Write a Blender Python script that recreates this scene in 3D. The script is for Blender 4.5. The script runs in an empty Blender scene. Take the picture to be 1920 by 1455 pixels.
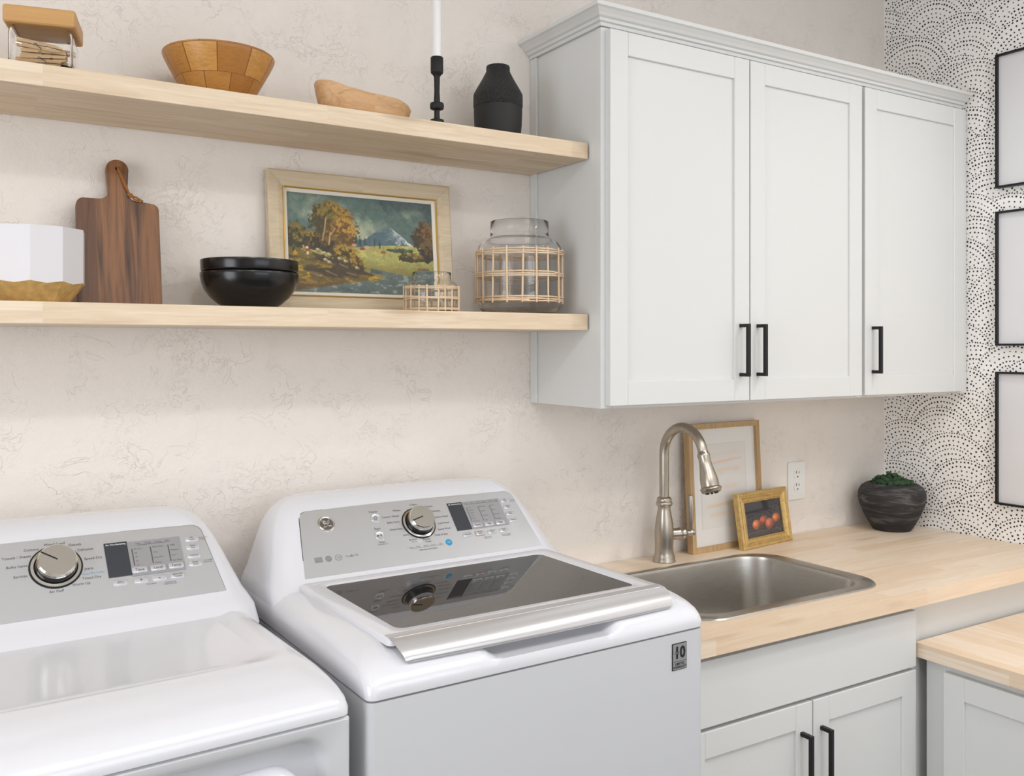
import bpy, bmesh, math, random
import numpy as np
from mathutils import Vector, Matrix
R = math.radians
PI = math.pi
scene = bpy.context.scene
COL = scene.collection

# ------------------------------------------------------------ camera
cd = bpy.data.cameras.new('camera')
cd.sensor_fit = 'HORIZONTAL'; cd.sensor_width = 36.0
cd.lens = 1715.4 / 1920 * 36
cd.shift_y = (651.7 - 727.5) / 1920
cd.clip_start = 0.05
cam = bpy.data.objects.new('camera', cd); COL.objects.link(cam)
cam.location = (-2.8033, -2.0476, 1.5182)
cam.rotation_euler = (R(90), 0, -0.5536)
scene.camera = cam

# ------------------------------------------------------------ world, lights, exposure
scene.view_settings.view_transform = 'Standard'
scene.view_settings.look = 'None'
scene.view_settings.gamma = 1.0
scene.view_settings.use_curve_mapping = False
scene.view_settings.exposure = -0.03
w = bpy.data.worlds.new('sky'); scene.world = w; w.use_nodes = True
w.node_tree.nodes['Background'].inputs[0].default_value = (0.80, 0.90, 1.0, 1)
w.node_tree.nodes['Background'].inputs[1].default_value = 1.0

def area(name, loc, rot, sx, sy, power, col, spread=180, shape='RECTANGLE'):
    l = bpy.data.lights.new(name, 'AREA'); l.shape = shape; l.size = sx
    if shape in ('RECTANGLE', 'ELLIPSE'): l.size_y = sy
    l.energy = power; l.color = col; l.spread = R(spread)
    o = bpy.data.objects.new(name, l); COL.objects.link(o)
    o.location = loc; o.rotation_euler = rot
    return o
# daylight through the patio window of the front wall (behind the camera) and through the left doorway
area('window_daylight', (-1.4, -3.66, 1.75), (R(84), 0, 0), 2.1, 1.3, 14, (0.96, 0.98, 1.0))
area('doorway_daylight', (-4.66, -1.5, 1.45), (R(90), 0, R(-90)), 1.3, 1.7, 30, (0.95, 0.97, 1.0))
# broad soft fill added under the ceiling, no fixture there; recessed ceiling lamps
area('ceiling_fill', (-1.75, -2.1, 2.72), (0, 0, 0), 2.8, 1.2, 16, (0.98, 0.985, 1.0))
for lx, ly, pw in ((-.5, -1.35, 8.0), (-1.15, -1.95, 4.5), (-2.5, -1.85, 6), (-3.7, -1.85, 5)):
    area('ceiling_lamp', (lx, ly, 2.70), (0, 0, 0), 0.15, 0.15, pw, (1.0, 0.97, 0.935), 170, 'DISK')

# ------------------------------------------------------------ materials
def srgb(*c):
    out = []
    for v in c:
        v = v / 255.0
        out.append(v / 12.92 if v <= 0.04045 else ((v + 0.055) / 1.055) ** 2.4)
    return tuple(out) + (1.0,)
class N:
    """tiny node-tree helper"""
    def __init__(s, name):
        s.m = bpy.data.materials.new(name); s.m.use_nodes = True
        s.t = s.m.node_tree; s.b = s.t.nodes['Principled BSDF']
    def n(s, typ, **kw):
        x = s.t.nodes.new(typ)
        for k, v in kw.items(): setattr(x, k, v)
        return x
    def l(s, a, b): s.t.links.new(a, b)
    def set(s, **kw):
        for k, v in kw.items(): s.b.inputs[k.replace('_', ' ')].default_value = v
        return s
    def coord(s, scale=(1, 1, 1), kind='Object', rot=(0, 0, 0), loc=(0, 0, 0)):
        c = s.n('ShaderNodeTexCoord'); m = s.n('ShaderNodeMapping')
        m.inputs['Scale'].default_value = scale; m.inputs['Rotation'].default_value = rot
        m.inputs['Location'].default_value = loc
        s.l(c.outputs[kind], m.inputs[0]); return m.outputs[0]
    def noise(s, vec, scale=5, detail=3, rough=.5, dist=0):
        x = s.n('ShaderNodeTexNoise'); x.inputs['Scale'].default_value = scale
        x.inputs['Detail'].default_value = detail; x.inputs['Roughness'].default_value = rough
        x.inputs['Distortion'].default_value = dist; s.l(vec, x.inputs['Vector']); return x.outputs['Fac']
    def ramp(s, fac, stops):
        x = s.n('ShaderNodeValToRGB'); e = x.color_ramp.elements
        while len(e) < len(stops): e.new(0.5)
        for i, (p, c) in enumerate(stops): e[i].position = p; e[i].color = c
        s.l(fac, x.inputs[0]); return x.outputs[0]
    def mix(s, fac, a, b, typ='MIX'):
        x = s.n('ShaderNodeMix', data_type='RGBA', blend_type=typ)
        for inp, v in ((x.inputs[0], fac), (x.inputs[6], a), (x.inputs[7], b)):
            if hasattr(v, 'node'): s.l(v, inp)
            else: inp.default_value = v
        return x.outputs[2]
    def math(s, op, a, b=0.0):
        x = s.n('ShaderNodeMath', operation=op)
        for inp, v in ((x.inputs[0], a), (x.inputs[1], b)):
            if hasattr(v, 'node'): s.l(v, inp)
            else: inp.default_value = v
        return x.outputs[0]
    def bump(s, h, strength=.2, dist=.01):
        x = s.n('ShaderNodeBump'); x.inputs['Strength'].default_value = strength
        x.inputs['Distance'].default_value = dist; s.l(h, x.inputs['Height'])
        s.l(x.outputs[0], s.b.inputs['Normal'])
def plain(name, col, rough=.5, metal=0.0, **kw):
    n = N(name); n.set(Base_Color=col, Roughness=rough, Metallic=metal)
    n.set(**kw); return n.m
def g4(v): return (v, v, v, 1)

M = {}
M['cab'] = plain('white_cabinet_paint', srgb(218, 219, 218), .42)
M['enamel'] = plain('white_enamel', srgb(222, 223, 229), .16, Coat_Weight=.5, Coat_Roughness=.06)
M['enamel2'] = plain('white_painted_steel', srgb(202, 204, 208), .32)
M['plastic_white'] = plain('white_plastic', srgb(238, 238, 236), .35)
M['black_metal'] = plain('black_metal', srgb(24, 24, 26), .42, .3)
M['black_iron'] = plain('black_cast_iron', srgb(20, 20, 21), .55, .2)
M['dark_gap'] = plain('dark_gap', srgb(60, 52, 54), .6)
M['seam'] = plain('grey_seam', srgb(140, 138, 140), .6)
M['black_glaze'] = plain('black_glazed_ceramic', srgb(10, 10, 12), .22)
M['white_ceramic'] = plain('white_ceramic', srgb(220, 218, 222), .45)
M['wax'] = plain('candle_wax', srgb(238, 238, 238), .35, Subsurface_Weight=.15, Subsurface_Radius=(.01, .008, .006))
M['chrome'] = plain('chrome', srgb(215, 212, 206), .09, 1.0)
M['silver'] = plain('silver_paint', srgb(208, 210, 214), .30, .65)
M['silver_strip'] = plain('satin_silver', srgb(205, 204, 205), .26, .55)
M['lcd'] = plain('dark_display', srgb(58, 62, 68), .22)
M['lcd_grey'] = plain('grey_keypad', srgb(158, 157, 160), .35, .2)
M['ink'] = plain('dark_print', srgb(88, 84, 90), .6)
M['ink_black'] = plain('black_print', srgb(22, 22, 24), .6)
M['ink_blue'] = plain('blue_print', srgb(70, 160, 205), .5)
M['ink_orange'] = plain('orange_print', srgb(205, 110, 70), .5)
M['ink_grey'] = plain('grey_print', srgb(135, 134, 136), .6)
M['blue'] = plain('blue_button', srgb(38, 150, 196), .35)
M['key'] = plain('clear_silver_key', srgb(205, 206, 211), .2, .35)
M['knob_black'] = plain('dark_knob_side', srgb(52, 52, 54), .2, .6)
M['slot'] = plain('socket_slot', srgb(70, 68, 66), .6)
M['leather'] = plain('tan_leather', srgb(150, 96, 38), .7)
M['steel_dark'] = plain('spring_steel', srgb(120, 116, 110), .35, .8)
M['mat_white'] = plain('white_mount', srgb(222, 221, 224), .5, Coat_Weight=.6, Coat_Roughness=.03)
M['liner'] = plain('white_liner', srgb(226, 220, 208), .6)
M['tub'] = plain('wash_tub_steel', srgb(175, 170, 165), .35, .6)
M['ceiling'] = plain('ceiling_paint', srgb(240, 238, 234), .8)

n = N('clear_glass'); n.set(Base_Color=(1, 1, 1, 1), Roughness=0.0, IOR=1.30, Transmission_Weight=1.0); M['glass'] = n.m
n = N('tinted_lid_glass'); n.set(Base_Color=srgb(96, 92, 90), Roughness=0.02, IOR=1.62, Transmission_Weight=.85); M['tint'] = n.m

def gold_mat(name, col, rough):
    n = N(name); v = n.coord()
    f = n.noise(v, 90, 3)
    n.l(n.ramp(f, [(.3, tuple(c * .72 for c in col[:3]) + (1,)), (.7, col)]), n.b.inputs['Base Color'])
    n.set(Roughness=rough, Metallic=.5); n.bump(f, .12, .002); return n.m
M['gold'] = gold_mat('gilt_wood', srgb(222, 188, 122), .32)
M['gold_bowl'] = gold_mat('gold_paint', srgb(220, 188, 124), .5)
M['gold_line'] = plain('gold_line', srgb(214, 176, 92), .35, .6)

def steel_mat(name, col, rough, sc):
    n = N(name); v = n.coord(sc); f = n.noise(v, 30, 2)
    n.l(n.ramp(f, [(.3, tuple(c * .86 for c in col[:3]) + (1,)), (.7, col)]), n.b.inputs['Base Color'])
    n.set(Roughness=rough, Metallic=1.0); n.bump(f, .03, .001); return n.m
M['nickel'] = steel_mat('brushed_nickel', srgb(186, 178, 166), .30, (6, 6, 1))
M['sink'] = steel_mat('brushed_stainless', srgb(208, 205, 200), .30, (1, 1, 30))
M['rim'] = steel_mat('brushed_stainless_rim', srgb(190, 186, 180), .33, (1, 30, 30))

def wood(name, a, b, c, axis='x', stave=.042, length=.42, rough=.5, streak=.5, knots=True, block=True):
    """edge-glued staves running along one axis"""
    n = N(name)
    tc = n.n('ShaderNodeTexCoord'); sp = n.n('ShaderNodeSeparateXYZ'); n.l(tc.outputs['Object'], sp.inputs[0])
    cb = n.n('ShaderNodeCombineXYZ')
    L, A, B = {'x': (0, 1, 2), 'y': (1, 0, 2), 'z': (2, 0, 1)}[axis]
    n.l(sp.outputs[L], cb.inputs[0])
    n.l(n.math('ADD', sp.outputs[A], n.math('MULTIPLY', sp.outputs[B], 1.0)), cb.inputs[1])
    br = n.n('ShaderNodeTexBrick'); br.offset = .37; br.offset_frequency = 2; br.squash = 1.0
    br.inputs['Scale'].default_value = 1; br.inputs['Mortar Size'].default_value = 0.0
    br.inputs['Brick Width'].default_value = length; br.inputs['Row Height'].default_value = stave
    br.inputs['Color1'].default_value = a; br.inputs['Color2'].default_value = b
    br.inputs['Bias'].default_value = 0.0
    n.l(cb.outputs[0], br.inputs['Vector'])
    mp = n.n('ShaderNodeMapping'); sc = [1, 1, 1]; sc[L] = .055
    mp.inputs['Scale'].default_value = sc; n.l(tc.outputs['Object'], mp.inputs[0])
    # offset the grain stave by stave
    off = n.n('ShaderNodeVectorMath', operation='MULTIPLY_ADD'); n.l(br.outputs['Color'], off.inputs[0])
    off.inputs[1].default_value = (7, 7, 7); n.l(mp.outputs[0], off.inputs[2])
    g = n.noise(off.outputs[0], 55, 5, .6, 1.2)
    g2 = n.noise(off.outputs[0], 260, 3, .6)
    base = br.outputs['Color'] if block else a
    col = n.mix(n.ramp(g, [(.42, g4(0)), (.72, g4(streak))]), base, c)
    col = n.mix(n.ramp(g2, [(.35, g4(0)), (.75, g4(.22))]), col, c)
    if knots:
        kn = n.noise(n.coord([.35 if i == L else 1.6 for i in range(3)]), 9, 1)
        col = n.mix(n.ramp(kn, [(.68, g4(0)), (.78, g4(.45))]), col, tuple(x * .62 for x in c[:3]) + (1,))
    n.l(col, n.b.inputs['Base Color']); n.set(Roughness=rough)
    n.bump(g2, .05, .001)
    return n.m
CA, CB_, CC = srgb(244, 230, 211), srgb(232, 209, 182), srgb(216, 184, 150)
M['butcher'] = wood('butcher_block', CA, CB_, CC, 'x', .045, .36, .42, .45)
M['butcher_y'] = wood('butcher_block_desk', CA, CB_, CC, 'y', .045, .36, .42, .45)
M['shelf'] = wood('shelf_wood', srgb(236, 220, 196), srgb(225, 204, 175), srgb(192, 160, 124), 'x', .043, .52, .5, .55)
M['acacia'] = wood('acacia_wood', srgb(152, 104, 66), srgb(112, 72, 44), srgb(56, 34, 20), 'z', .052, .9, .42, .95, True)
M['bamboo'] = wood('bamboo_lid', srgb(205, 160, 102), srgb(198, 150, 92), srgb(176, 128, 74), 'x', .08, .5, .45, .4, False)
M['olive'] = wood('olive_wood', srgb(218, 178, 132), srgb(208, 164, 116), srgb(158, 112, 70), 'x', .2, .9, .45, .5)
M['oak'] = wood('oak_frame', srgb(198, 166, 122), srgb(190, 156, 112), srgb(150, 116, 76), 'z', .3, .9, .5, .5, False, False)
M['pin'] = wood('pin_wood', srgb(222, 188, 142), srgb(212, 176, 130), srgb(184, 142, 98), 'x', .2, .9, .6, .4, False, False)
M['cream'] = wood('cream_limed_frame', srgb(212, 196, 168), srgb(204, 188, 158), srgb(178, 158, 124), 'x', .2, .9, .55, .6, False, False)
M['cane'] = wood('rattan_cane', srgb(232, 206, 174), srgb(222, 194, 160), srgb(196, 162, 126), 'z', .2, .9, .5, .4, False, False)

def seg_bowl():
    n = N('segmented_bowl_wood')
    v = n.coord((1, 1, 1), 'UV')
    br = n.n('ShaderNodeTexBrick'); br.offset = .5; br.squash = 1
    br.inputs['Scale'].default_value = 1; br.inputs['Mortar Size'].default_value = .002
    br.inputs['Mortar'].default_value = srgb(130, 84, 36)
    br.inputs['Brick Width'].default_value = .1; br.inputs['Row Height'].default_value = .17
    br.inputs['Color1'].default_value = srgb(204, 150, 78); br.inputs['Color2'].default_value = srgb(168, 112, 50)
    n.l(v, br.inputs['Vector'])
    g = n.noise(n.coord((8, 8, 40)), 8, 4, .6, 1)
    n.l(n.mix(n.ramp(g, [(.4, g4(0)), (.75, g4(.5))]), br.outputs['Color'], srgb(136, 84, 34)), n.b.inputs['Base Color'])
    n.set(Roughness=.38); return n.m
M['segbowl'] = seg_bowl()

def plaster(name, col):
    n = N(name); v = n.coord()
    a = n.noise(v, 17, 3, .55, .9)
    ridge = n.math('ABSOLUTE', n.math('SUBTRACT', a, .5))
    line = n.ramp(ridge, [(0, g4(1)), (.012, g4(0))])
    mask = n.ramp(n.noise(v, 9, 2), [(.5, g4(0)), (.66, g4(1))])
    b = n.noise(v, 34, 3, .55, 1.2)
    line2 = n.ramp(n.math('ABSOLUTE', n.math('SUBTRACT', b, .47)), [(0, g4(1)), (.016, g4(0))])
    mask2 = n.ramp(n.noise(v, 7, 2), [(.5, g4(0)), (.68, g4(1))])
    h = n.math('ADD', n.math('MULTIPLY', line, mask), n.math('MULTIPLY', line2, mask2))
    h = n.math('ADD', h, n.math('MULTIPLY', n.noise(v, 190, 3), .5))
    h = n.math('ADD', h, n.math('MULTIPLY', n.noise(v, 22, 2), 1.6))
    n.bump(h, .50, .0036)
    n.set(Base_Color=col, Roughness=.78)
    return n.m
M['wall'] = plaster('troweled_plaster', srgb(238, 231, 224))
M['wallpaper'] = plain('wallpaper_ground', srgb(250, 247, 244), .7)

def pot_mat():
    n = N('charcoal_pot_wood'); v = n.coord((1, 1, 6.5))
    f = n.noise(v, 7, 6, .65, .7)
    n.l(n.ramp(f, [(.38, srgb(30, 29, 30)), (.52, srgb(46, 44, 45)), (.66, srgb(98, 94, 94))]), n.b.inputs['Base Color'])
    n.set(Roughness=.72); n.bump(f, .3, .003); return n.m
M['pot'] = pot_mat()
def vase_mat(name, scale, st):
    n = N(name); v = n.coord(); vo = n.n('ShaderNodeTexVoronoi'); vo.inputs['Scale'].default_value = scale
    n.l(v, vo.inputs['Vector']); n.set(Base_Color=srgb(30, 29, 30), Roughness=.55); n.bump(vo.outputs['Distance'], st, .003); return n.m
M['vase_rough'] = vase_mat('pebbled_black_clay', 330, .9)
M['vase_smooth'] = plain('matt_black_clay', srgb(27, 26, 27), .6)
n = N('green_moss'); v = n.coord(); f = n.noise(v, 60, 3)
n.l(n.ramp(f, [(.3, srgb(26, 52, 32)), (.7, srgb(62, 92, 58))]), n.b.inputs['Base Color']); n.set(Roughness=.9); M['moss'] = n.m
def vcol(name, rough, coat=0):
    n = N(name); a = n.n('ShaderNodeAttribute'); a.attribute_name = 'paint'
    n.l(a.outputs['Color'], n.b.inputs['Base Color']); n.set(Roughness=rough, Coat_Weight=coat, Coat_Roughness=.02); return n.m
M['canvas'] = vcol('oil_on_canvas', .45)
M['print_glazed'] = vcol('print_under_glass', .6, 1.0)

# ------------------------------------------------------------ object helpers
def link(name, bm, mat, parent=None, smooth=None, loc=None):
    me = bpy.data.meshes.new(name)
    bmesh.ops.recalc_face_normals(bm, faces=bm.faces[:])
    bm.to_mesh(me); bm.free()
    if mat is not None:
        for m in (mat if isinstance(mat, (list, tuple)) else [mat]): me.materials.append(m)
    if smooth is not None:
        me.polygons.foreach_set('use_smooth', [True] * len(me.polygons))
        me.set_sharp_from_angle(angle=R(smooth))
    o = bpy.data.objects.new(name, me); COL.objects.link(o)
    if parent is not None: o.parent = parent
    if loc is not None: o.location = loc
    return o
def tag(o, label=None, cat=None, group=None, kind=None):
    for k, v in (('label', label), ('category', cat), ('group', group), ('kind', kind)):
        if v: o[k] = v
    return o
def thing(name, label, cat, loc=(0, 0, 0), rz=0.0, group=None):
    o = bpy.data.objects.new(name, None); COL.objects.link(o)
    o.empty_display_size = .05; o.location = loc; o.rotation_euler = (0, 0, rz)
    return tag(o, label, cat, group)
def bx(bm, x0, x1, y0, y1, z0, z1, bev=0.0, seg=2, mi=0):
    r = bmesh.ops.create_cube(bm, size=1.0)
    vs = r['verts']
    for v in vs:
        v.co = Vector(((x0 + x1) / 2 + v.co.x * (x1 - x0), (y0 + y1) / 2 + v.co.y * (y1 - y0), (z0 + z1) / 2 + v.co.z * (z1 - z0)))
    fs = set(f for v in vs for f in v.link_faces)
    for f in fs: f.material_index = mi
    if bev > 0:
        es = list(set(e for v in vs for e in v.link_edges))
        bmesh.ops.bevel(bm, geom=es, offset=bev, segments=seg, affect='EDGES', profile=.6)
    return bm
def box(x0, x1, y0, y1, z0, z1, bev=0.0, seg=2): return bx(bmesh.new(), x0, x1, y0, y1, z0, z1, bev, seg)
def loft(bm, rings, close=True, cap0=False, cap1=False, mi=0):
    vr = [[bm.verts.new(p) for p in ring] for ring in rings]
    n = len(vr[0])
    for a, b in zip(vr, vr[1:]):
        for i in range(n if close else n - 1):
            j = (i + 1) % n
            try: bm.faces.new((a[i], a[j], b[j], b[i])).material_index = mi
            except ValueError: pass
    if cap0: bm.faces.new(vr[0][::-1]).material_index = mi
    if cap1: bm.faces.new(vr[-1]).material_index = mi
    return vr
def rrect(x0, x1, y0, y1, r, z, n=6, rs=None):
    """rounded rectangle ring, counter-clockwise; rs = radii (x1y1, x0y1, x0y0, x1y0)"""
    rs = rs or (r, r, r, r); out = []
    for (cx, cy, sx, sy, a0), q in zip(((x1, y1, -1, -1, 0), (x0, y1, 1, -1, 90), (x0, y0, 1, 1, 180), (x1, y0, -1, 1, 270)), rs):
        for k in range(n + 1):
            a = R(a0 + 90.0 * k / n)
            out.append((cx + sx * q + q * math.cos(a), cy + sy * q + q * math.sin(a), z))
    return out
def rrect_front(x0, x1, y0, y1, z, n, rs, m=24):
    p = rrect(x0, x1, y0, y1, 0, z, n, rs); k = 3 * (n + 1)
    a, b_ = p[k - 1], p[k]; e, f = p[n], p[n + 1]
    front = [tuple(a[i] + (b_[i] - a[i]) * j / m for i in range(3)) for j in range(1, m)]
    back = [tuple(e[i] + (f[i] - e[i]) * j / m for i in range(3)) for j in range(1, m)]
    return p[:n + 1] + back + p[n + 1:k] + front + p[k:]
def lathe(bm, prof, c=(0, 0, 0), seg=48, uv=False, mi=0, axis=None):
    """prof: (r, z) list"""
    rows = []
    for r, z in prof:
        if r < 1e-6: rows.append([bm.verts.new((c[0], c[1], c[2] + z))])
        else: rows.append([bm.verts.new((c[0] + r * math.cos(2 * PI * k / seg), c[1] + r * math.sin(2 * PI * k / seg), c[2] + z)) for k in range(seg)])
    layer = bm.loops.layers.uv.verify() if uv else None
    L = [0]
    for (r0, z0), (r1, z1) in zip(prof, prof[1:]): L.append(L[-1] + math.hypot(r1 - r0, z1 - z0))
    for i, (a, b) in enumerate(zip(rows, rows[1:])):
        for k in range(seg):
            j = (k + 1) % seg
            if len(a) == 1 and len(b) == 1: continue
            if len(a) == 1: vs, us = (a[0], b[j], b[k]), ((k, 0), (k + 1, 1), (k, 1))
            elif len(b) == 1: vs, us = (a[k], a[j], b[0]), ((k, 0), (k + 1, 0), (k, 1))
            else: vs, us = (a[k], a[j], b[j], b[k]), ((k, 0), (k + 1, 0), (k + 1, 1), (k, 1))
            f = bm.faces.new(vs); f.material_index = mi
            if layer:
                for lp, (q, t) in zip(f.loops, us): lp[layer].uv = (q / seg, L[i + t] / L[-1])
    return bm
def tube(bm, pts, rad, seg=12, caps=True, mi=0, closed=False):
    pts = [Vector(p) for p in pts]; n = len(pts)
    rads = rad if isinstance(rad, (list, tuple)) else [rad] * n
    up = None; rings = []
    for i, p in enumerate(pts):
        if closed: t = (pts[(i + 1) % n] - pts[i - 1])
        else: t = (pts[min(i + 1, n - 1)] - pts[max(i - 1, 0)])
        t.normalize()
        if up is None:
            up = Vector((0, 0, 1)) if abs(t.z) < .9 else Vector((1, 0, 0))
        a = up - t * up.dot(t); a.normalize(); b = t.cross(a); up = a
        rings.append([p + (a * math.cos(2 * PI * k / seg) + b * math.sin(2 * PI * k / seg)) * rads[i] for k in range(seg)])
    if closed: rings.append(rings[0])
    loft(bm, rings, True, caps and not closed, caps and not closed, mi)
    return bm
def xf(bm, mat, verts=None):
    bmesh.ops.transform(bm, matrix=mat, verts=verts or bm.verts[:]); return bm
def prism(bm, poly, h0, h1, mi=0):
    """poly of (x,y) extruded from z=h0 to h1"""
    loft(bm, [[(x, y, h0) for x, y in poly], [(x, y, h1) for x, y in poly]], True, True, True, mi); return bm
def arc2(cx, cy, r, a0, a1, n=8):
    return [(cx + r * math.cos(R(a0 + (a1 - a0) * k / n)), cy + r * math.sin(R(a0 + (a1 - a0) * k / n))) for k in range(n + 1)]

# ------------------------------------------------------------ room shell
XL, YF, ZC = -4.7, -3.7, 2.75
def struct(name, bm, m, parent=None):
    o = link(name, bm, m, parent)
    if parent is None: o['kind'] = 'structure'
    return o
struct('floor', box(XL - .1, .1, YF - .1, .1, -.1, 0), wood('floor_boards', srgb(128, 118, 108), srgb(118, 108, 98), srgb(92, 82, 72), 'x', .15, 1.4, .4, .4))
struct('ceiling', box(XL - .1, .1, YF - .1, .1, ZC, ZC + .1), M['ceiling'])
struct('wall_back', box(XL, .0, 0, .1, 0, ZC), M['wall'])
wr = struct('wall_right', box(0, .1, YF, .1, 0, ZC), M['wallpaper'])
b = bmesh.new()                      # front wall (behind the camera) with a wide window opening
for a in ((XL, -2.7, 0, ZC), (-.3, 0, 0, ZC), (-2.7, -.3, 0, .45), (-2.7, -.3, 2.42, ZC)): bx(b, a[0], a[1], YF - .1, YF, a[2], a[3])
struct('wall_front', b, M['wall'])
b = bmesh.new()                      # left wall with a doorway
for a in ((YF, -2.2, 0, ZC), (-.8, .1, 0, ZC), (-2.2, -.8, 2.3, ZC)): bx(b, XL - .1, XL, a[0], a[1], a[2], a[3])
struct('wall_left', b, M['wall'])
b = bmesh.new()
for a in ((-2.7, -2.64, .45, 2.42), (-.36, -.3, .45, 2.42), (-1.53, -1.47, .45, 2.42)): bx(b, a[0], a[1], YF - .08, YF - .03, a[2], a[3], .004)
for a in ((.45, .51), (2.36, 2.42)): bx(b, -2.64, -.36, YF - .08, YF - .03, a[0], a[1], .004)
struct('window_1', b, M['cab'])
struct('baseboard_back', box(XL, -2.99, -.016, 0, 0, .1, .003), M['cab'])

# dotted scallop print of the wallpaper: dots lie flat on the paper
def wallpaper_dots():
    rnd = random.Random(7)
    fans = []
    row = 0; z = .55
    while z < ZC + .1:
        y = .1 - (.13 if row % 2 else 0) - rnd.uniform(0, .05)
        while y > -2.0:
            fans.append((y + rnd.uniform(-.03, .03), z + rnd.uniform(-.022, .022), rnd.uniform(.105, .165), row * 10 + rnd.random() * 8))
            y -= rnd.uniform(.17, .25)
        z += .062; row += 1
    fans.sort(key=lambda f: f[3])     # low rows lie in front
    bm = bmesh.new(); dots = []
    for i, (cy, cz, r0, k) in enumerate(fans):
        front = [f for f in fans[:i] if abs(f[0] - cy) < .34 and abs(f[1] - cz) < .34]
        r = r0; ring = 0; style = rnd.random()
        while r > .02:
            if ring == 0: step, d = .0088, .0025
            elif ring == 1: step, d = .0125, .0033
            else:
                step, d = .0138 + .0035 * math.sin(ring * 1.3 + style * 6), .0024 + .0009 * abs(math.sin(ring * .9 + style * 9))
            nn = max(4, int(PI * r * 1.3 / step)); ph = rnd.random() * .5
            for q in range(nn):
                a = -R(27) + R(234) * (q + ph) / nn
                y = cy + r * math.cos(a) + rnd.uniform(-.0012, .0012); zz = cz + r * math.sin(a) + rnd.uniform(-.0012, .0012)
                if y > -.003 or y < -1.9 or zz > ZC - .01 or zz < .6: continue
                if any((y - f[0]) ** 2 + (zz - f[1]) ** 2 < (f[2] + .004) ** 2 and zz > f[1] - f[2] * .45 for f in front): continue
                dots.append((y, zz, d * rnd.uniform(.85, 1.15)))
            r -= (.0100 if ring == 0 else rnd.uniform(.0118, .0160)); ring += 1
    vs = []; fs = []
    for y, zz, d in dots:
        k = len(vs)
        vs += [(-.0004, y + d * math.cos(R(72 * j)), zz + d * math.sin(R(72 * j))) for j in range(5)]
        fs.append(tuple(range(k, k + 5)))
    me = bpy.data.meshes.new('dot_print'); me.from_pydata(vs, [], fs); me.materials.append(plain('dot_ink', srgb(40, 36, 38), .7))
    o = bpy.data.objects.new('dot_print', me); COL.objects.link(o); o.parent = wr; o['kind'] = 'stuff'
wallpaper_dots()

# ------------------------------------------------------------ cabinets
def door_mesh(w, h, t=.02, st=.054, rail=.057, rec=.007):
    """shaker door, lower-left corner at the origin, front facing -y"""
    b = bmesh.new(); e = .0008
    bx(b, 0, st, -t, 0, 0, h, .0012, 1); bx(b, w - st, w, -t, 0, 0, h, .0012, 1)
    bx(b, st, w - st, -t + .0003, 0, h - rail, h, .0012, 1); bx(b, st, w - st, -t + .0003, 0, 0, rail, .0012, 1)
    bx(b, st - .004, w - st + .004, -t + rec, -.002, rail - .004, h - rail + .004)
    return b
def bar_handle_mesh(L, proj=.032, wd=.010, th=.009):
    b = bmesh.new()
    bx(b, -wd / 2, wd / 2, -proj, -proj + th, 0, L, .0008, 1)
    for z in (0, L - th): bx(b, -wd / 2, wd / 2, -proj + th, 0, z, z + th, .0005, 1)
    return b
BZ, BT, DT = 1.372, 2.283, 2.276
def upper(x0, x1, label, doors, left_side=False):
    t = thing('wall_cabinet', label, 'cabinet', (x0, 0, BZ))
    W_ = x1 - x0; b = bmesh.new()
    bx(b, 0 + (.003 if left_side else 0), W_, -.287, -.001, 0, BT - BZ + .01)
    link('cabinet_body', b, M['cab'], t)
    b = bmesh.new()                                         # face frame
    bx(b, 0, .035, -.306, -.287, -.0, BT - BZ, .001, 1); bx(b, W_ - .035, W_, -.306, -.287, 0, BT - BZ, .001, 1)
    bx(b, .035, W_ - .035, -.306, -.287, 0, .035); bx(b, .035, W_ - .035, -.306, -.287, BT - BZ - .04, BT - BZ)
    link('face_frame', b, M['cab'], t)
    if left_side:
        link('scribe_strip', box(-.004, .003, -.030, -.001, 0, BT - BZ, .001, 1), M['cab'], t)
    for d0, d1, hx in doors:
        d = link('door', door_mesh(d1 - d0, DT - 1.379), M['cab'], t, loc=(d0 - x0, -.306, 1.379 - BZ))
        link('handle', bar_handle_mesh(.137), M['black_metal'], d, loc=(hx - d0, -.02, 1.443 - 1.379))
    return t
upper(-1.478, -.5385, 'wide white two-door wall cabinet beside the open shelves', [(-1.465, -1.003, -1.036), (-.999, -.546, -.973)], True)
upper(-.5375, -.001, 'narrow white one-door wall cabinet next to the dotted wallpaper', [(-.532, -.044, -.499)])
# crown moulding
prof = [(0, 2.284), (.005, 2.284), (.007, 2.291), (.013, 2.293), (.015, 2.299), (.021, 2.302), (.026, 2.308), (.034, 2.315), (.040, 2.318), (.041, 2.327), (0, 2.327)]
b = bmesh.new()
loft(b, [[(-1.478 - o, -.001, z) for o, z in prof], [(-1.478 - o, -.306 - o, z) for o, z in prof], [(-.035, -.306 - o, z) for o, z in prof]], True, True, True)
tag(link('crown_moulding', b, M['cab']), 'white stepped crown moulding along the top of the wall cabinets', 'moulding')

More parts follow.
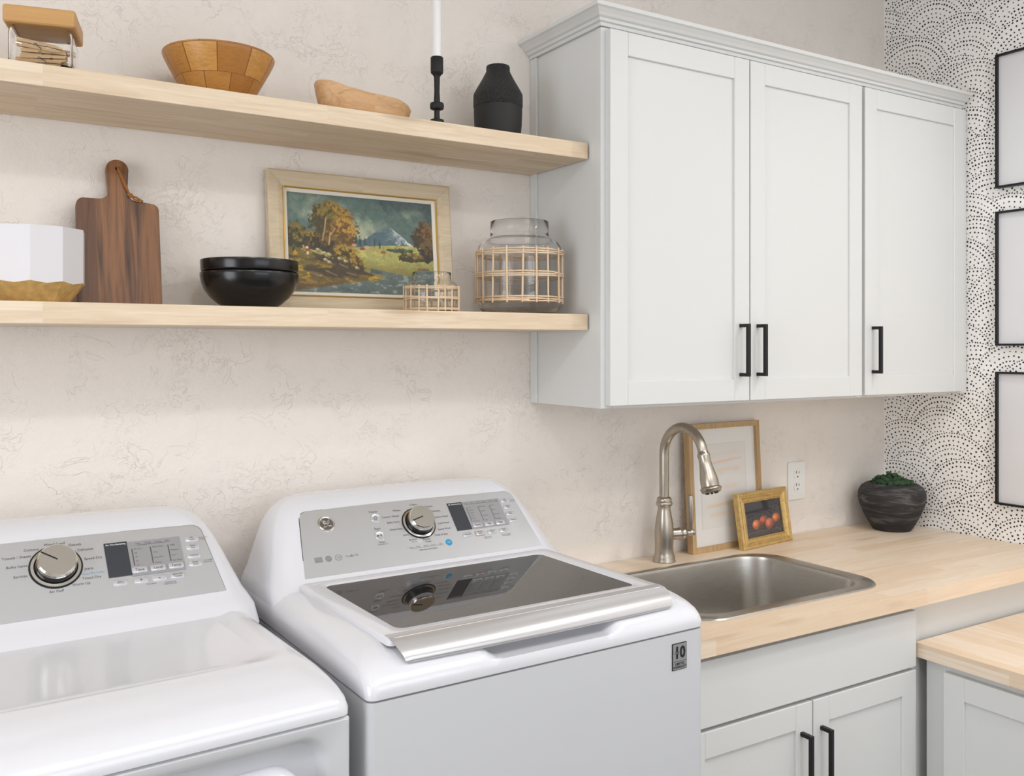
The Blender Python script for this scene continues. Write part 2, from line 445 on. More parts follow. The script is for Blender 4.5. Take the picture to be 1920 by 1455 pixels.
# base cabinet under the sink
CT, CU = .914, .876
t = thing('sink_cabinet', 'white base cabinet with false drawer front under the sink', 'cabinet', (-1.53, 0, 0))
link('cabinet_body', box(0, .841, -.59, -.001, .10, .70), M['cab'], t)
b = bmesh.new()
bx(b, 0, .04, -.605, -.585, .10, CU, .001, 1); bx(b, .801, .841, -.605, -.585, .10, CU, .001, 1)
bx(b, .04, .801, -.605, -.585, CU - .03, CU); bx(b, .04, .801, -.605, -.585, .69, .72); bx(b, .04, .801, -.605, -.585, .10, .13)
link('face_frame', b, M['cab'], t)
link('toe_kick', box(.02, .82, -.53, -.51, 0, .10), M['cab'], t)
link('side_panel', box(.822, .841, -.585, -.01, .70, CU), M['cab'], t); link('side_panel', box(0, .019, -.585, -.01, .70, CU), M['cab'], t)
link('drawer_front', box(.03, .801, -.625, -.605, .717, .858, .0015, 2), M['cab'], t)
for x0, x1, hx in ((-1.500, -1.114, -1.150), (-1.110, -.729, -1.083)):
    d = link('door', door_mesh(x1 - x0, .708 - .115), M['cab'], t, loc=(x0 + 1.53, -.605, .115))
    link('handle', bar_handle_mesh(.14), M['black_metal'], d, loc=(hx - x0, -.02, .505 - .115))
# blind corner cabinet (white panel seen above the lower worktop)
t = thing('corner_cabinet', 'plain white cabinet panel in the corner above the lower worktop', 'cabinet', (-.687, 0, 0))
link('cabinet_body', box(0, .685, -.600, -.001, 0, CU - .001), M['cab'], t)
# desk-height cabinet along the right wall
t = thing('desk_cabinet', 'low white cabinet with a flat-panel door under the lower worktop', 'cabinet', (-.001, -.626, 0))
link('cabinet_body', box(-.670, 0, -1.2, -.001, 0, .7335), M['cab'], t)
b = bmesh.new()
bx(b, -.689, -.670, -.055, -.001, 0, .7335, .001, 1); bx(b, -.689, -.670, -1.2, -.055, .705, .7335)
link('face_frame', b, M['cab'], t)
d = link('door', door_mesh(.42, .60), M['cab'], t); d.rotation_euler = (0, 0, R(-90)); d.location = (-.689, -.060, .117)
d = link('door', door_mesh(.42, .60), M['cab'], t); d.rotation_euler = (0, 0, R(-90)); d.location = (-.689, -.484, .117)
tag(link('lower_worktop', box(-.715, -.002, -1.85, -.612, .735, .773, .002, 2), M['butcher_y']), 'lower butcher block worktop at the right, a step below the sink counter', 'worktop')

# upper counter with a sink cut-out
SX0, SX1, SY0, SY1 = -1.42, -.748, -.572, -.128
b = bmesh.new()
def loop(pts):
    vs = [b.verts.new(p) for p in pts]
    return [b.edges.new((vs[i], vs[(i + 1) % len(vs)])) for i in range(len(vs))]
es = loop([(-1.533, -.65, CT), (-.002, -.65, CT), (-.002, -.002, CT), (-1.533, -.002, CT)]) + loop(rrect(SX0 + .006, SX1 - .006, SY0 + .006, SY1 - .006, .095, CT, 8))
r = bmesh.ops.triangle_fill(b, use_beauty=True, use_dissolve=False, edges=es)
r = bmesh.ops.extrude_face_region(b, geom=b.faces[:])
for v in r['geom']:
    if isinstance(v, bmesh.types.BMVert): v.co.z = CU
tag(link('worktop', b, M['butcher']), 'butcher block worktop around the stainless sink', 'worktop')

# sink
t = thing('sink', 'stainless steel drop-in sink set in the butcher block worktop', 'sink', (0, 0, CT))
b = bmesh.new(); IX0, IX1, IY0, IY1 = -1.372, -.795, -.537, -.147
loft(b, [rrect(SX0, SX1, SY0, SY1, .10, .0002, 10), rrect(SX0 + .003, SX1 - .003, SY0 + .003, SY1 - .003, .098, .003, 10),
         rrect(IX0 - .003, IX1 + .003, IY0 - .003, IY1 + .003, .086, .0032, 10), rrect(IX0, IX1, IY0, IY1, .084, .001, 10)])
link('rim', b, M['rim'], t, 40)
b = bmesh.new()
rg = [rrect(IX0, IX1, IY0, IY1, .084, .001, 10), rrect(IX0 + .002, IX1 - .002, IY0 + .002, IY1 - .002, .083, -.008, 10), rrect(IX0 + .006, IX1 - .006, IY0 + .006, IY1 - .006, .08, -.17, 10)]
for k in range(1, 5):
    a = R(90 * k / 4); q = .006 + .03 * (1 - math.cos(a)); rg.append(rrect(IX0 + q, IX1 - q, IY0 + q, IY1 - q, .08 - q * .5, -.17 - .03 * math.sin(a), 10))
rg.append(rrect(-1.15, -1.05, -.39, -.29, .049, -.202, 10))
loft(b, rg, True, False, True)
link('basin', b, M['sink'], t, 50)
b = bmesh.new(); lathe(b, [(.045, -.201), (.042, -.199), (.034, -.203), (.01, -.206), (0, -.206)], (-1.10, -.34, 0), 24); link('drain', b, M['rim'], t, 40)

# faucet
t = thing('faucet', 'brushed nickel gooseneck faucet with pull-down spray head', 'faucet', (-1.077, -.073, CT))
b = bmesh.new(); lathe(b, [(0, 0), (.032, 0), (.0325, .004), (.030, .007), (.0305, .012), (.028, .017), (.0262, .026), (.0255, .045), (.0265, .065), (.0268, .082), (.0255, .102), (.0225, .122), (.0188, .142), (.0175, .150), (.0178, .156), (.0215, .158), (.0235, .163), (.0225, .168), (.0205, .170), (.021, .175), (.019, .180), (.0145, .183), (0, .183)], seg=40)
link('body', b, M['nickel'], t, 50)
pts = [(0, 0, .18), (0, 0, .24), (0, 0, .30)]; AR = .079
for k in range(0, 23): a = R(166 * k / 22); pts.append((0, -AR + AR * math.cos(a), .305 + AR * math.sin(a)))
b = bmesh.new(); tube(b, pts, .0135, 20); link('neck', b, M['nickel'], t, 60)
pe = Vector(pts[-1]); dr = (Vector(pts[-1]) - Vector(pts[-2])).normalized()
b = bmesh.new(); lathe(b, [(0, -.002), (.0140, -.002), (.0150, .004), (.0175, .008), (.0170, .013), (.0160, .018), (.0170, .035), (.0205, .055), (.0238, .072), (.0245, .086), (.0242, .094), (.0285, .097), (.0290, .101), (.0265, .103), (.0255, .108), (.022, .110), (0, .109)], seg=36)
xf(b, Matrix.Translation(pe) @ Vector((0, 0, 1)).rotation_difference(dr).to_matrix().to_4x4())
h = link('spray_head', b, M['nickel'], t, 50)
b = bmesh.new()
for k in range(8): lathe(b, [(.0035, 0), (.0030, .004), (0, .004)], (.014 * math.cos(k * PI / 4), .014 * math.sin(k * PI / 4), .109), 8)
xf(b, Matrix.Translation(pe) @ Vector((0, 0, 1)).rotation_difference(dr).to_matrix().to_4x4()); link('nozzle', b, M['black_iron'], h)
ROTX = Matrix.Rotation(R(90), 4, 'Y') 
HD = Matrix.Rotation(R(-12), 4, 'Z')
b = bmesh.new(); lathe(b, [(0, .012), (.0165, .012), (.0162, .040), (.0172, .044), (.0172, .050), (.0150, .053), (.0165, .056), (.0160, .064), (.0090, .068), (.0075, .076), (.0095, .080), (.0115, .087), (.0095, .095), (0, .0975)], seg=32)
xf(b, Matrix.Translation((0, 0, .075)) @ HD @ ROTX); hs = link('handle_hub', b, M['nickel'], t, 50)
b = bmesh.new(); p0 = HD @ Vector((.086, 0, .078))
tube(b, [p0 + Vector(q) for q in ((0, 0, 0), (-.001, -.001, .02), (.000, -.001, .045), (.001, -.0, .075), (.0, 0, .098), (-.001, 0, .104))], [.0055, .0058, .0085, .0098, .0082, .0066], 16)
link('lever', b, M['nickel'], hs, 50)

# ------------------------------------------------------------ painted pictures
def up2(a, H, W_):
    h, w_ = a.shape; ys = np.linspace(0, h - 1.001, H); xs = np.linspace(0, w_ - 1.001, W_)
    y0 = ys.astype(int); x0 = xs.astype(int); fy = (ys - y0)[:, None]; fx = (xs - x0)[None, :]
    fy = fy * fy * (3 - 2 * fy); fx = fx * fx * (3 - 2 * fx)
    g = lambda dy, dx: a[np.ix_(y0 + dy, x0 + dx)]
    return (g(0, 0) * (1 - fy) + g(1, 0) * fy) * (1 - fx) + (g(0, 1) * (1 - fy) + g(1, 1) * fy) * fx
def fbm(rs, H, W_, c=4, ax=1.0, octs=5):
    o = np.zeros((H, W_)); amp = 1; tot = 0
    for k in range(octs):
        s = c * 2 ** k
        o += amp * up2(rs.rand(int(s) + 2, int(s * W_ / H * ax) + 2), H, W_); tot += amp; amp *= .55
    return o / tot
def lerp(a, b_, m): return a * (1 - m[..., None]) + np.array(b_, float) * m[..., None]
def ss(e0, e1, x): q = np.clip((x - e0) / (e1 - e0), 0, 1); return q * q * (3 - 2 * q)
def landscape(W_=340, H=205):
    rs = np.random.RandomState(3)
    V, U = np.mgrid[0:H, 0:W_]; V = V / (H - 1); U = U / (W_ - 1)
    def uvp(x, y): top = 235 + (x - 180) * .093; bot = 1228 + (x - 180) * .02; return ((x - 180) / 1352, (y - top) / (bot - top))
    n1 = fbm(rs, H, W_, 3); n2 = fbm(rs, H, W_, 10); n3 = fbm(rs, H, W_, 26); n4 = fbm(rs, H, W_, 40, .35); n5 = fbm(rs, H, W_, 8, .3); n6 = fbm(rs, H, W_, 48)
    img = np.zeros((H, W_, 3)) + (82, 104, 98)
    glow = np.exp(-(((U - .42 - .3 * (V - .3)) / .20) ** 2 + ((V - .34) / .13) ** 2)) + .8 * np.exp(-(((U - .12) / .16) ** 2 + ((V - .22) / .10) ** 2)) + .45 * np.exp(-(((U - .85) / .12) ** 2 + ((V - .15) / .1) ** 2))
    cl = np.clip(glow * .9 + (n1 - .5) * 1.5 + (n2 - .5) * 1.1, 0, 1)
    img = lerp(img, (170, 176, 146), cl)
    img = lerp(img, (52, 66, 70), ss(.15, .5, (n1 - .35) * 1.4 + (U - .45) * .7 - glow * .8) * .6)
    img = lerp(img, (215, 218, 205), ss(.66, .74, n3) * ss(.3, .6, cl) * .55)
    # mountain
    ridge = np.where(U < .69, .49 - (U - .40) / .29 * .21 + .012 * np.sin(U * 40), .28 + (U - .69) / .20 * .23) + (n3 - .5) * .035
    m = ss(0, .01, V - ridge) * (U > .40)
    img = lerp(img, (74, 98, 106), m)
    snow = m * ss(.0, .04, (U - .672) - (V - .28) * .35 + (n3 - .5) * .08) * ss(.09, .0, V - ridge - .01 - (n3 - .5) * .22)
    img = lerp(img, (208, 208, 206), snow)
    streak = m * ss(.56, .66, n5) * (V < .46); img = lerp(img, (140, 150, 150), streak * .5)
    # meadow
    hor = .50 + .03 * np.sin(U * 6) ; g = ss(0, .012, V - hor)
    img = lerp(img, (168, 164, 92), g); img = lerp(img, (206, 190, 106), g * ss(.5, .75, n4) * .8); img = lerp(img, (110, 116, 52), g * ss(.5, .75, n3) * .5)
    shade = g * ss(.62, .78, V + (n2 - .5) * .1) * (U > .5); img = lerp(img, (120, 108, 50), shade * .7)
    # river
    rc = .80 + .02 * np.sin(U * 9); wv = V - (.995 - .25 * np.clip((U - .05) / .75, 0, 1) ** 1.0)
    riv = ss(0, .02, V - (.80 + .12 * (1 - U) - .04 * (U > .6) + (n4 - .5) * .02)) * (U > .02)
    riv = np.maximum(riv, ss(.02, .0, abs(V - .765 - (U - .58) * .22) - .012) * (U > .54) * (U < .85))
    img = lerp(img, (92, 106, 102), riv); img = lerp(img, (158, 166, 156), riv * ss(.55, .72, n4) * .8); img = lerp(img, (60, 72, 70), riv * ss(.48, .3, n5) * .6)
    # left bank
    bank = ss(.015, 0, (U - .62 + (n2 - .5) * .08) ) * ss(0, .012, V - (.50 + U * .52 + (n3 - .5) * .02)) * ss(.02, 0, V - (1.0 - .25 * U ** .9 - .01))
    img = lerp(img, (112, 98, 40), bank); img = lerp(img, (196, 150, 46), bank * ss(.55, .68, n4) * .9); img = lerp(img, (62, 48, 26), bank * ss(.46, .34, n5) * .9)
    img = lerp(img, (86, 58, 28), bank * ss(.80, .95, V) * .6)
    def blob(u, v, ru, rv, dark, lite, edge=.35, lx=.3):
        nonlocal img
        d = ((U - u) / ru) ** 2 + ((V - v) / rv) ** 2
        m = ss(1.0 + .12, 1.0 - .12, d + (n6 - .5) * 4.2 * edge + (n3 - .5) * 3 * edge + (n2 - .5) * edge)
        img = lerp(img, dark, m)
        l = m * ss(.44, .66, n6 * .6 + n3 * .4 + lx * (U - u) / ru * .25 - .18 * (V - v) / rv)
        img = lerp(img, lite, l * .85)
    blob(.05, .44, .075, .13, (56, 52, 26), (138, 118, 44)); blob(.16, .47, .09, .10, (58, 52, 24), (160, 124, 40))
    blob(.30, .30, .15, .23, (74, 62, 22), (178, 136, 44)); blob(.24, .24, .09, .14, (66, 60, 24), (140, 116, 40)); blob(.36, .38, .10, .15, (96, 70, 22), (206, 156, 56))
    blob(.25, .50, .10, .09, (48, 40, 20), (120, 92, 34)); blob(.36, .60, .10, .10, (64, 54, 22), (190, 148, 44)); blob(.44, .70, .07, .07, (66, 54, 22), (180, 136, 40))
    blob(.94, .38, .085, .17, (62, 46, 22), (128, 92, 36)); blob(.96, .52, .07, .12, (44, 38, 22), (110, 82, 32)); blob(.84, .60, .09, .05, (60, 52, 24), (150, 126, 48)); blob(.76, .53, .09, .025, (54, 68, 52), (88, 100, 60))
    def line(x0, y0, x1, y1, wd, col, al=1.0):
        nonlocal img
        a = np.array(uvp(x0, y0)); b_ = np.array(uvp(x1, y1)); d = b_ - a; L = (d ** 2).sum() + 1e-9
        tt = np.clip(((U - a[0]) * d[0] + (V - a[1]) * d[1]) / L, 0, 1)
        dist = np.hypot((U - a[0] - tt * d[0]) * 1.66, V - a[1] - tt * d[1])
        img = lerp(img, col, ss(wd, wd * .4, dist) * al)
    for a in ((540, 760, 555, 640), (487, 720, 492, 655), (560, 660, 600, 600), (500, 650, 520, 500)): line(*a, .012, (196, 160, 108), .8)
    def dot(x, y, ru, rv, col, al=1):
        nonlocal img
        u, v = uvp(x, y); img = lerp(img, col, ss(1.6, .3, ((U - u) / ru) ** 2 + ((V - v) / rv) ** 2) * al)
    for x, y in ((790, 700), (825, 735), (868, 735), (960, 735), (1008, 760)): dot(x, y, .006, .045, (46, 66, 60))
    for x, y in ((440, 810), (487, 842), (540, 858), (630, 895), (685, 920), (505, 908), (537, 932), (787, 985)):
        dot(x, y + 16, .013, .012, (74, 60, 34), .7); dot(x, y, .0145, .0165, (178, 160, 124), .9); dot(x - 6, y - 7, .008, .007, (214, 200, 168), .9); dot(x + 20, y + 8, .005, .008, (150, 134, 104), .8)
    for x, y, c in ((770, 764, (196, 150, 110)), (845, 798, (130, 76, 50)), (884, 784, (196, 160, 120)), (945, 797, (180, 140, 90)), (1040, 832, (150, 84, 44))): dot(x, y, .019, .017, c)
    dot(348, 800, .013, .026, (150, 52, 40)); dot(345, 790, .011, .014, (222, 206, 190)); dot(350, 845, .008, .018, (220, 208, 190)); dot(344, 762, .007, .010, (90, 56, 40)); line(382, 760, 384, 810, .004, (60, 50, 30))
    for a in ((630, 955, 700, 990), (505, 1022, 600, 1070), (370, 1048, 460, 1085), (695, 1040, 780, 1068), (1380, 995, 1470, 1000)):
        line(*a, .020, (76, 58, 40), .7); line(a[0], a[1] - 6, a[2], a[3] - 8, .010, (158, 140, 112), .55)
    img += ((rs.rand(H, W_) - .5) * 14)[..., None] + ((n3 - .5) * 26)[..., None]
    return np.clip(img, 0, 255)
def peaches(W_=110, H=90):
    rs = np.random.RandomState(5); V, U = np.mgrid[0:H, 0:W_]; V = V / (H - 1); U = U / (W_ - 1)
    n1 = fbm(rs, H, W_, 8); img = np.zeros((H, W_, 3)) + (46, 44, 50)
    img = lerp(img, (70, 58, 50), ss(.86, .90, V) * .5); img = lerp(img, (128, 100, 76), ss(.012, .0, abs(V - .86 + (U - .5) * .02)) * (U > .06) * .8)
    for u, v, r, c in ((.50, .58, .115, (196, 92, 58)), (.30, .665, .12, (226, 128, 78)), (.85, .565, .115, (228, 126, 62)), (.655, .70, .13, (214, 118, 84))):
        d = np.hypot((U - u) / r, (V - v) / (r * 1.25)); m = ss(1.05, .93, d)
        sh = np.clip(1.12 - .55 * np.hypot((U - u) / r + .35, (V - v) / (r * 1.25) + .3), .25, 1.1)
        img = img * (1 - m[..., None]) + (np.array(c, float) * (sh * (.8 + .4 * n1))[..., None]) * m[..., None]
        img = lerp(img, (90, 30, 22), m * .5 * ss(.05, .0, abs((U - u) / r - .3 * np.sin((V - v) * 14) - .1)) * .6)
    return np.clip(img, 0, 255)
def strokes(W_=120, H=160):
    rs = np.random.RandomState(8); V, U = np.mgrid[0:H, 0:W_]; V = V / (H - 1); U = U / (W_ - 1)
    n4 = fbm(rs, H, W_, 20, .2); img = np.zeros((H, W_, 3)) + (233, 232, 229)
    inn = (U > .14) * (U < .84) * (V > .14) * (V < .86); img = lerp(img, (228, 225, 220), inn * 1.0)
    edge = ((abs(U - .84) < .006) * (V > .14) * (V < .86)) + ((abs(V - .14) < .003) * (U > .14) * (U < .84)) + ((abs(U - .14) < .006) * (V > .14) * (V < .86)); img = lerp(img, (200, 196, 188), np.clip(edge, 0, 1) * .45)
    for u0, u1, v, w_, al in ((.30, .78, .29, .016, .5), (.22, .80, .23, .03, .12), (.34, .74, .37, .022, .3), (.20, .50, .40, .02, .2), (.30, .70, .52, .03, .2), (.22, .66, .66, .022, .4), (.25, .60, .74, .025, .25)):
        m = ss(w_, w_ * .4, abs(V - v + (U - .5) * .05 + (n4 - .5) * .03)) * ss(u0 - .02, u0 + .03, U) * ss(u1 + .01, u1 - .02, U)
        img = lerp(img, (238, 190, 150), m * al)
    return np.clip(img, 0, 255)
def picture(name, img, x0, x1, z0, z1, y, mat, parent, relief=0.0):
    """canvas facing -y; one point colour per brush dab"""
    H, W_, _ = img.shape
    zz, xx = np.mgrid[0:H, 0:W_]
    X = x0 + (x1 - x0) * xx / (W_ - 1); Z = z1 + (z0 - z1) * zz / (H - 1)
    co = np.stack([X, np.full_like(X, y) - relief * (img.mean(2) / 255.0 - .5), Z], -1).reshape(-1, 3)
    idx = np.arange(H * W_).reshape(H, W_)
    f = np.stack([idx[:-1, :-1], idx[1:, :-1], idx[1:, 1:], idx[:-1, 1:]], -1).reshape(-1, 4)
    me = bpy.data.meshes.new(name); me.vertices.add(len(co)); me.vertices.foreach_set('co', co.astype(np.float32).ravel())
    me.loops.add(f.size); me.loops.foreach_set('vertex_index', f.astype(np.int32).ravel())
    me.polygons.add(len(f)); me.polygons.foreach_set('loop_start', np.arange(0, f.size, 4, dtype=np.int32))
    me.update(calc_edges=True)
    at = me.color_attributes.new('paint', 'FLOAT_COLOR', 'POINT')
    c = img.reshape(-1, 3) / 255.0; c = np.where(c <= .04045, c / 12.92, ((c + .055) / 1.055) ** 2.4)
    at.data.foreach_set('color', np.concatenate([c, np.ones((len(c), 1))], 1).astype(np.float32).ravel())
    me.materials.append(mat); o = bpy.data.objects.new(name, me); COL.objects.link(o); o.parent = parent; return o
def frame_ring(bm, x0, x1, z0, z1, prof, gap=0.0):
    """mitred frame; prof = (inset from the outer edge, y) closed profile"""
    cs = [(x0, z0, 1, 1), (x1, z0, -1, 1), (x1, z1, -1, -1), (x0, z1, 1, -1)]
    for k in range(4):
        a = cs[k]; c = cs[(k + 1) % 4]; hor = k in (0, 2)
        def ring(q):
            out = []
            for o, y in prof:
                sx, sz = 0.0, 0.0
                p = Vector((q[0] + q[2] * o, y, q[1] + q[3] * o))
                other = c if q is a else a
                if hor: p.x += gap * (1 if other[0] > q[0] else -1)
                else: p.z += gap * (1 if other[1] > q[1] else -1)
                out.append(p)
            return out
        loft(bm, [ring(a), ring(c)], True, True, True)
    return bm

# ------------------------------------------------------------ shelves
for z, lab in ((1.599, 'lower light wood floating shelf'), (2.014, 'upper light wood floating shelf')):
    o = link('floating_shelf', box(-1.49 - .0, -1.48, -.01, -.002, -.01, 0) if False else box(-1.7, 1.7, -.2575, -.002, -.039, 0, .0018, 2), M['shelf'])
    o.location = (-1.4805 - 1.7, 0, z)
    tag(o, lab + (' holding the painting and black bowls' if z < 1.8 else ' holding the wooden bowl and black vase'), 'shelf', 'floating shelves')
S1, S2 = 1.599, 2.014

# --- upper shelf
t = thing('clothespin_jar', 'square glass jar with a bamboo lid on the upper shelf', 'jar', (-2.652, -.187, S2), R(-13))
def sq(h, r, z): return rrect(-h, h, -h, h, r, z, 5)
b = bmesh.new()
loft(b, [sq(.040, .010, 0), sq(.050, .014, .004), sq(.052, .014, .012), sq(.052, .014, .060), sq(.050, .014, .067), sq(.047, .013, .072), sq(.0445, .012, .072), sq(.0470, .012, .066), sq(.0488, .012, .058), sq(.0488, .012, .014), sq(.046, .012, .008)], True, True, True)
link('glass_body', b, M['glass'], t, 50)
link('lid', box(-.058, .058, -.058, .058, .0725, .1035, .006, 3), M['bamboo'], t)
pin_specs = [  # (x, y, z, rz, ry, open, label)
    (-.003, -.034, .0405, 2, 12, 8, 'wooden clothespin tilted across the top of the jar, wire spring showing'),
    (.004, -.038, .0165, 0, 1, 1, 'wooden clothespin lying level against the front glass of the jar'),
    (.004, -.030, .0280, 3, 4, 1, 'wooden clothespin directly under the tilted topmost pin'),
    (-.004, -.036, .0095, -2, 5, 1, 'wooden clothespin low in the jar behind the shelf edge'),
    (.033, .010, .042, 80, -10, 2, 'wooden clothespin standing at the right side of the jar'),
]
for k in range(7): pin_specs.append((.002 * (k % 3), -.022 + .009 * (k % 7), .012 + .008 * (k % 4), (-6, 8, 3, -9, 12, 0, -4)[k], (2, -3, 4)[k % 3], 1, None))
def pin_half():
    b = bmesh.new()
    poly = [(-.036, -.001), (.010, -.001), (.013, -.0022), (.017, -.001), (.036, -.001), (.036, -.0035), (.028, -.006), (-.034, -.0075), (-.036, -.006)]
    loft(b, [[(x, -.0045, z) for x, z in poly], [(x, .0045, z) for x, z in poly]], True, True, True); return b
ph = None
jm = Matrix.Translation((-2.652, -.187, S2)) @ Matrix.Rotation(R(-13), 4, 'Z')
pin_root = None
def make_pin():
    p = thing('clothespin', 'x', 'clothespin')
    a = link('prong', pin_half(), M['pin'], p); bb = link('prong', pin_half(), M['pin'], p); bb.rotation_euler = (R(180), 0, 0)
    b = bmesh.new(); tube(b, [(-.006 + .0026 * math.cos(k * .8), -.0055 + k * .00035, .0026 * math.sin(k * .8)) for k in range(32)], .0006, 6)
    tube(b, [(-.006, -.0055, .0), (.004, -.0058, -.004), (.0045, -.0048, -.0062), (.0045, .0048, -.0062)], .0006, 6)
    link('spring', b, M['steel_dark'], p); return p
for i, (x, y, z, rz, ry, op, lab) in enumerate(pin_specs):
    if pin_root is None: p = pin_root = make_pin()
    else:
        p = pin_root.copy(); COL.objects.link(p)
        for c in list(pin_root.children):
            d = c.copy(); COL.objects.link(d); d.parent = p
    p.matrix_world = jm @ Matrix.Translation((x, y, z)) @ Matrix.Rotation(R(rz), 4, 'Z') @ Matrix.Rotation(R(ry), 4, 'Y') @ Matrix.Rotation(R(0 if i % 2 else 5), 4, 'X')
    p['label'] = lab or 'wooden clothespin buried in the heap inside the square jar'
    p['group'] = 'clothespins in the glass jar' if lab else 'buried clothespins in the glass jar'
    if i == 0:
        p.children[0].rotation_euler = (0, R(-5), 0); p.children[1].rotation_euler = (R(180), R(-5), 0)

b = bmesh.new(); lathe(b, [(0, 0), (.058, 0), (.062, .004), (.075, .028), (.088, .052), (.100, .074), (.108, .090), (.1105, .097), (.1095, .100), (.105, .098), (.094, .078), (.078, .05), (.062, .022), (.05, .012), (0, .010)], seg=64, uv=True)
o = link('wooden_bowl', b, M['segbowl'], None, 45); o.location = (-2.328, -.137, S2); o.rotation_euler = (0, 0, R(20)); tag(o, 'wide bowl of segmented honey-coloured wood on the upper shelf', 'bowl')

def rim_h(x):
    xs = [-1, -.85, -.55, -.15, .25, .6, .85, 1]; hs = [.072, .069, .057, .050, .051, .051, .046, .038]
    return float(np.interp(x, xs, hs))
def olive_ring(s, hf, off=0.0, k=56):
    out = []
    for i in range(k):
        a = 2 * PI * i / k; ca, sa = math.cos(a), math.sin(a)
        h = rim_h(ca); out.append((.112 * s * ca + .006 * ca * hf, .058 * s * sa * (1 - .18 * ca), hf * h + off))
    return out
b = bmesh.new(); loft(b, [olive_ring(.80, 0), olive_ring(.86, .1), olive_ring(.91, .35), olive_ring(.95, .7), olive_ring(.965, .95), olive_ring(.95, 1.0), olive_ring(.92, .98), olive_ring(.86, .7), olive_ring(.78, .4), olive_ring(.6, .15, .008), olive_ring(.3, .05, .009)], True, True, True)
o = link('olive_wood_dish', b, M['olive'], None, 60); o.location = (-2.022, -.165, S2); o.rotation_euler = (0, 0, R(3)); tag(o, 'curved free-form light wood dish, raised at one end, on the upper shelf', 'dish')

t = thing('candle_holder', 'slender black iron candle holder on the upper shelf', 'candle holder', (-1.872, -.222, S2))
b = bmesh.new(); lathe(b, [(0, .0), (.0150, .0), (.0160, .003), (.0160, .010), (.0145, .0125), (.0065, .014), (.0062, .024), (.0062, .034), (.0140, .036), (.0155, .039), (.0155, .047), (.0140, .050), (.0072, .052), (.0060, .075), (.0066, .108), (.0090, .112), (.0138, .117), (.0142, .124), (.0142, .150), (.0132, .152), (.0105, .152), (.0105, .135), (0, .135)], seg=40)
link('stem', b, M['black_iron'], t, 40)
o = bmesh.new(); lathe(o, [(0, 0), (.0100, 0), (.0097, .10), (.0090, .22), (.0080, .262), (.004, .268), (.0010, .270), (.0008, .280), (0, .280)], seg=32)
o = link('taper_candle', o, M['wax'], None, 50); o.location = (-1.872, -.222, S2 + .1355); tag(o, 'tall white taper candle standing in the black iron holder', 'candle')

t = thing('black_vase', 'matt black clay vase with pebbled upper half on the upper shelf', 'vase', (-1.657, -.128, S2))
b = bmesh.new(); lathe(b, [(0, 0), (.052, 0), (.054, .004), (.0580, .045), (.0592, .075), (.0590, .0885)], seg=64); link('lower_body', b, M['vase_smooth'], t, 50)
b = bmesh.new(); lathe(b, [(.0590, .0885), (.0602, .090), (.0604, .110), (.0602, .119), (.0585, .124), (.050, .139), (.040, .156), (.0315, .172), (.0290, .178), (.0290, .187), (.0280, .1905), (.0255, .1915), (.0245, .188), (.0245, .178), (.035, .158), (.05, .13), (.052, .1), (.048, .01), (0, .008)], seg=64); link('upper_body', b, M['vase_rough'], t, 50)

# --- lower shelf
t = thing('faceted_bowl', 'white faceted bowl with a gold base at the left of the lower shelf', 'bowl', (-2.664, -.137, S1), R(9))
def deca(r, z, ph=0, n=10, mid=False, zm=None):
    out = []
    for k in range(n):
        a = 2 * PI * (k + ph) / n; a2 = 2 * PI * (k + 1 + ph) / n
        p = (r * math.cos(a), r * math.sin(a)); q = (r * math.cos(a2), r * math.sin(a2))
        out.append((p[0], p[1], z))
        if mid: out.append(((p[0] + q[0]) / 2, (p[1] + q[1]) / 2, z if zm is None else zm))
    return out
b = bmesh.new(); loft(b, [deca(.087, .039, 0, 10, True, .035), deca(.087, .138, 0, 10, True)]); loft(b, [deca(.087, .138, 0, 10, True), deca(.083, .138, 0, 10, True), deca(.081, .045, 0, 10, True), deca(.05, .012, 0, 10, True)], True, False, True)
link('white_shell', b, M['white_ceramic'], t)
b = bmesh.new(); A_ = deca(.0868, .039, 0, 10, True, .035); B_ = deca(.060, .0, 0, 10, True); loft(b, [B_, A_], True, True)
link('gold_base', b, M['gold_bowl'], t)

# cutting board leaning on the wall
def board_outline():
    pts = [(-.070, 0), (.070, 0)] + arc2(.068, .010, .010, -90, 0, 4) + arc2(.064, .205, .014, 0, 80, 5)
    pts += [(.045, .2215)] + arc2(.036, .240, .018, 270, 180, 5) + arc2(.0, .287, .0215, -14, 194, 14) + arc2(-.036, .240, .018, 0, -90, 5)[0:6]
    pts += [(-.048, .222)] + arc2(-.064, .208, .014, 100, 180, 5) + arc2(-.068, .010, .010, 180, 270, 4)
    return pts
t = thing('cutting_board', 'dark acacia cutting board leaning on the wall, handle up', 'cutting board', (-2.506, -.075, S1))
t.rotation_euler = (R(-11), 0, 0)
b = bmesh.new(); out = board_outline(); hole = arc2(0, .290, .0042, 360, 0, 12)[:-1]
def loopv(pts, y): 
    vs = [b.verts.new((x, y, z)) for x, z in pts]
    return vs, [b.edges.new((vs[i], vs[(i + 1) % len(vs)])) for i in range(len(vs))]
clean = []
for p in out:
    if not clean or math.hypot(p[0] - clean[-1][0], p[1] - clean[-1][1]) > .0006: clean.append(p)
v1, e1 = loopv(clean, -.009); v2, e2 = loopv(hole, -.009)
bmesh.ops.triangle_fill(b, use_beauty=True, use_dissolve=False, edges=e1 + e2)
bmesh.ops.recalc_face_normals(b, faces=b.faces[:])
r = bmesh.ops.extrude_face_region(b, geom=b.faces[:])
for v in r['geom']:
    if isinstance(v, bmesh.types.BMVert): v.co.y = .009
es = [e for e in b.edges if len(e.link_faces) == 2 and e.calc_face_angle(0) > R(60) and e.verts[0].co.y == e.verts[1].co.y]
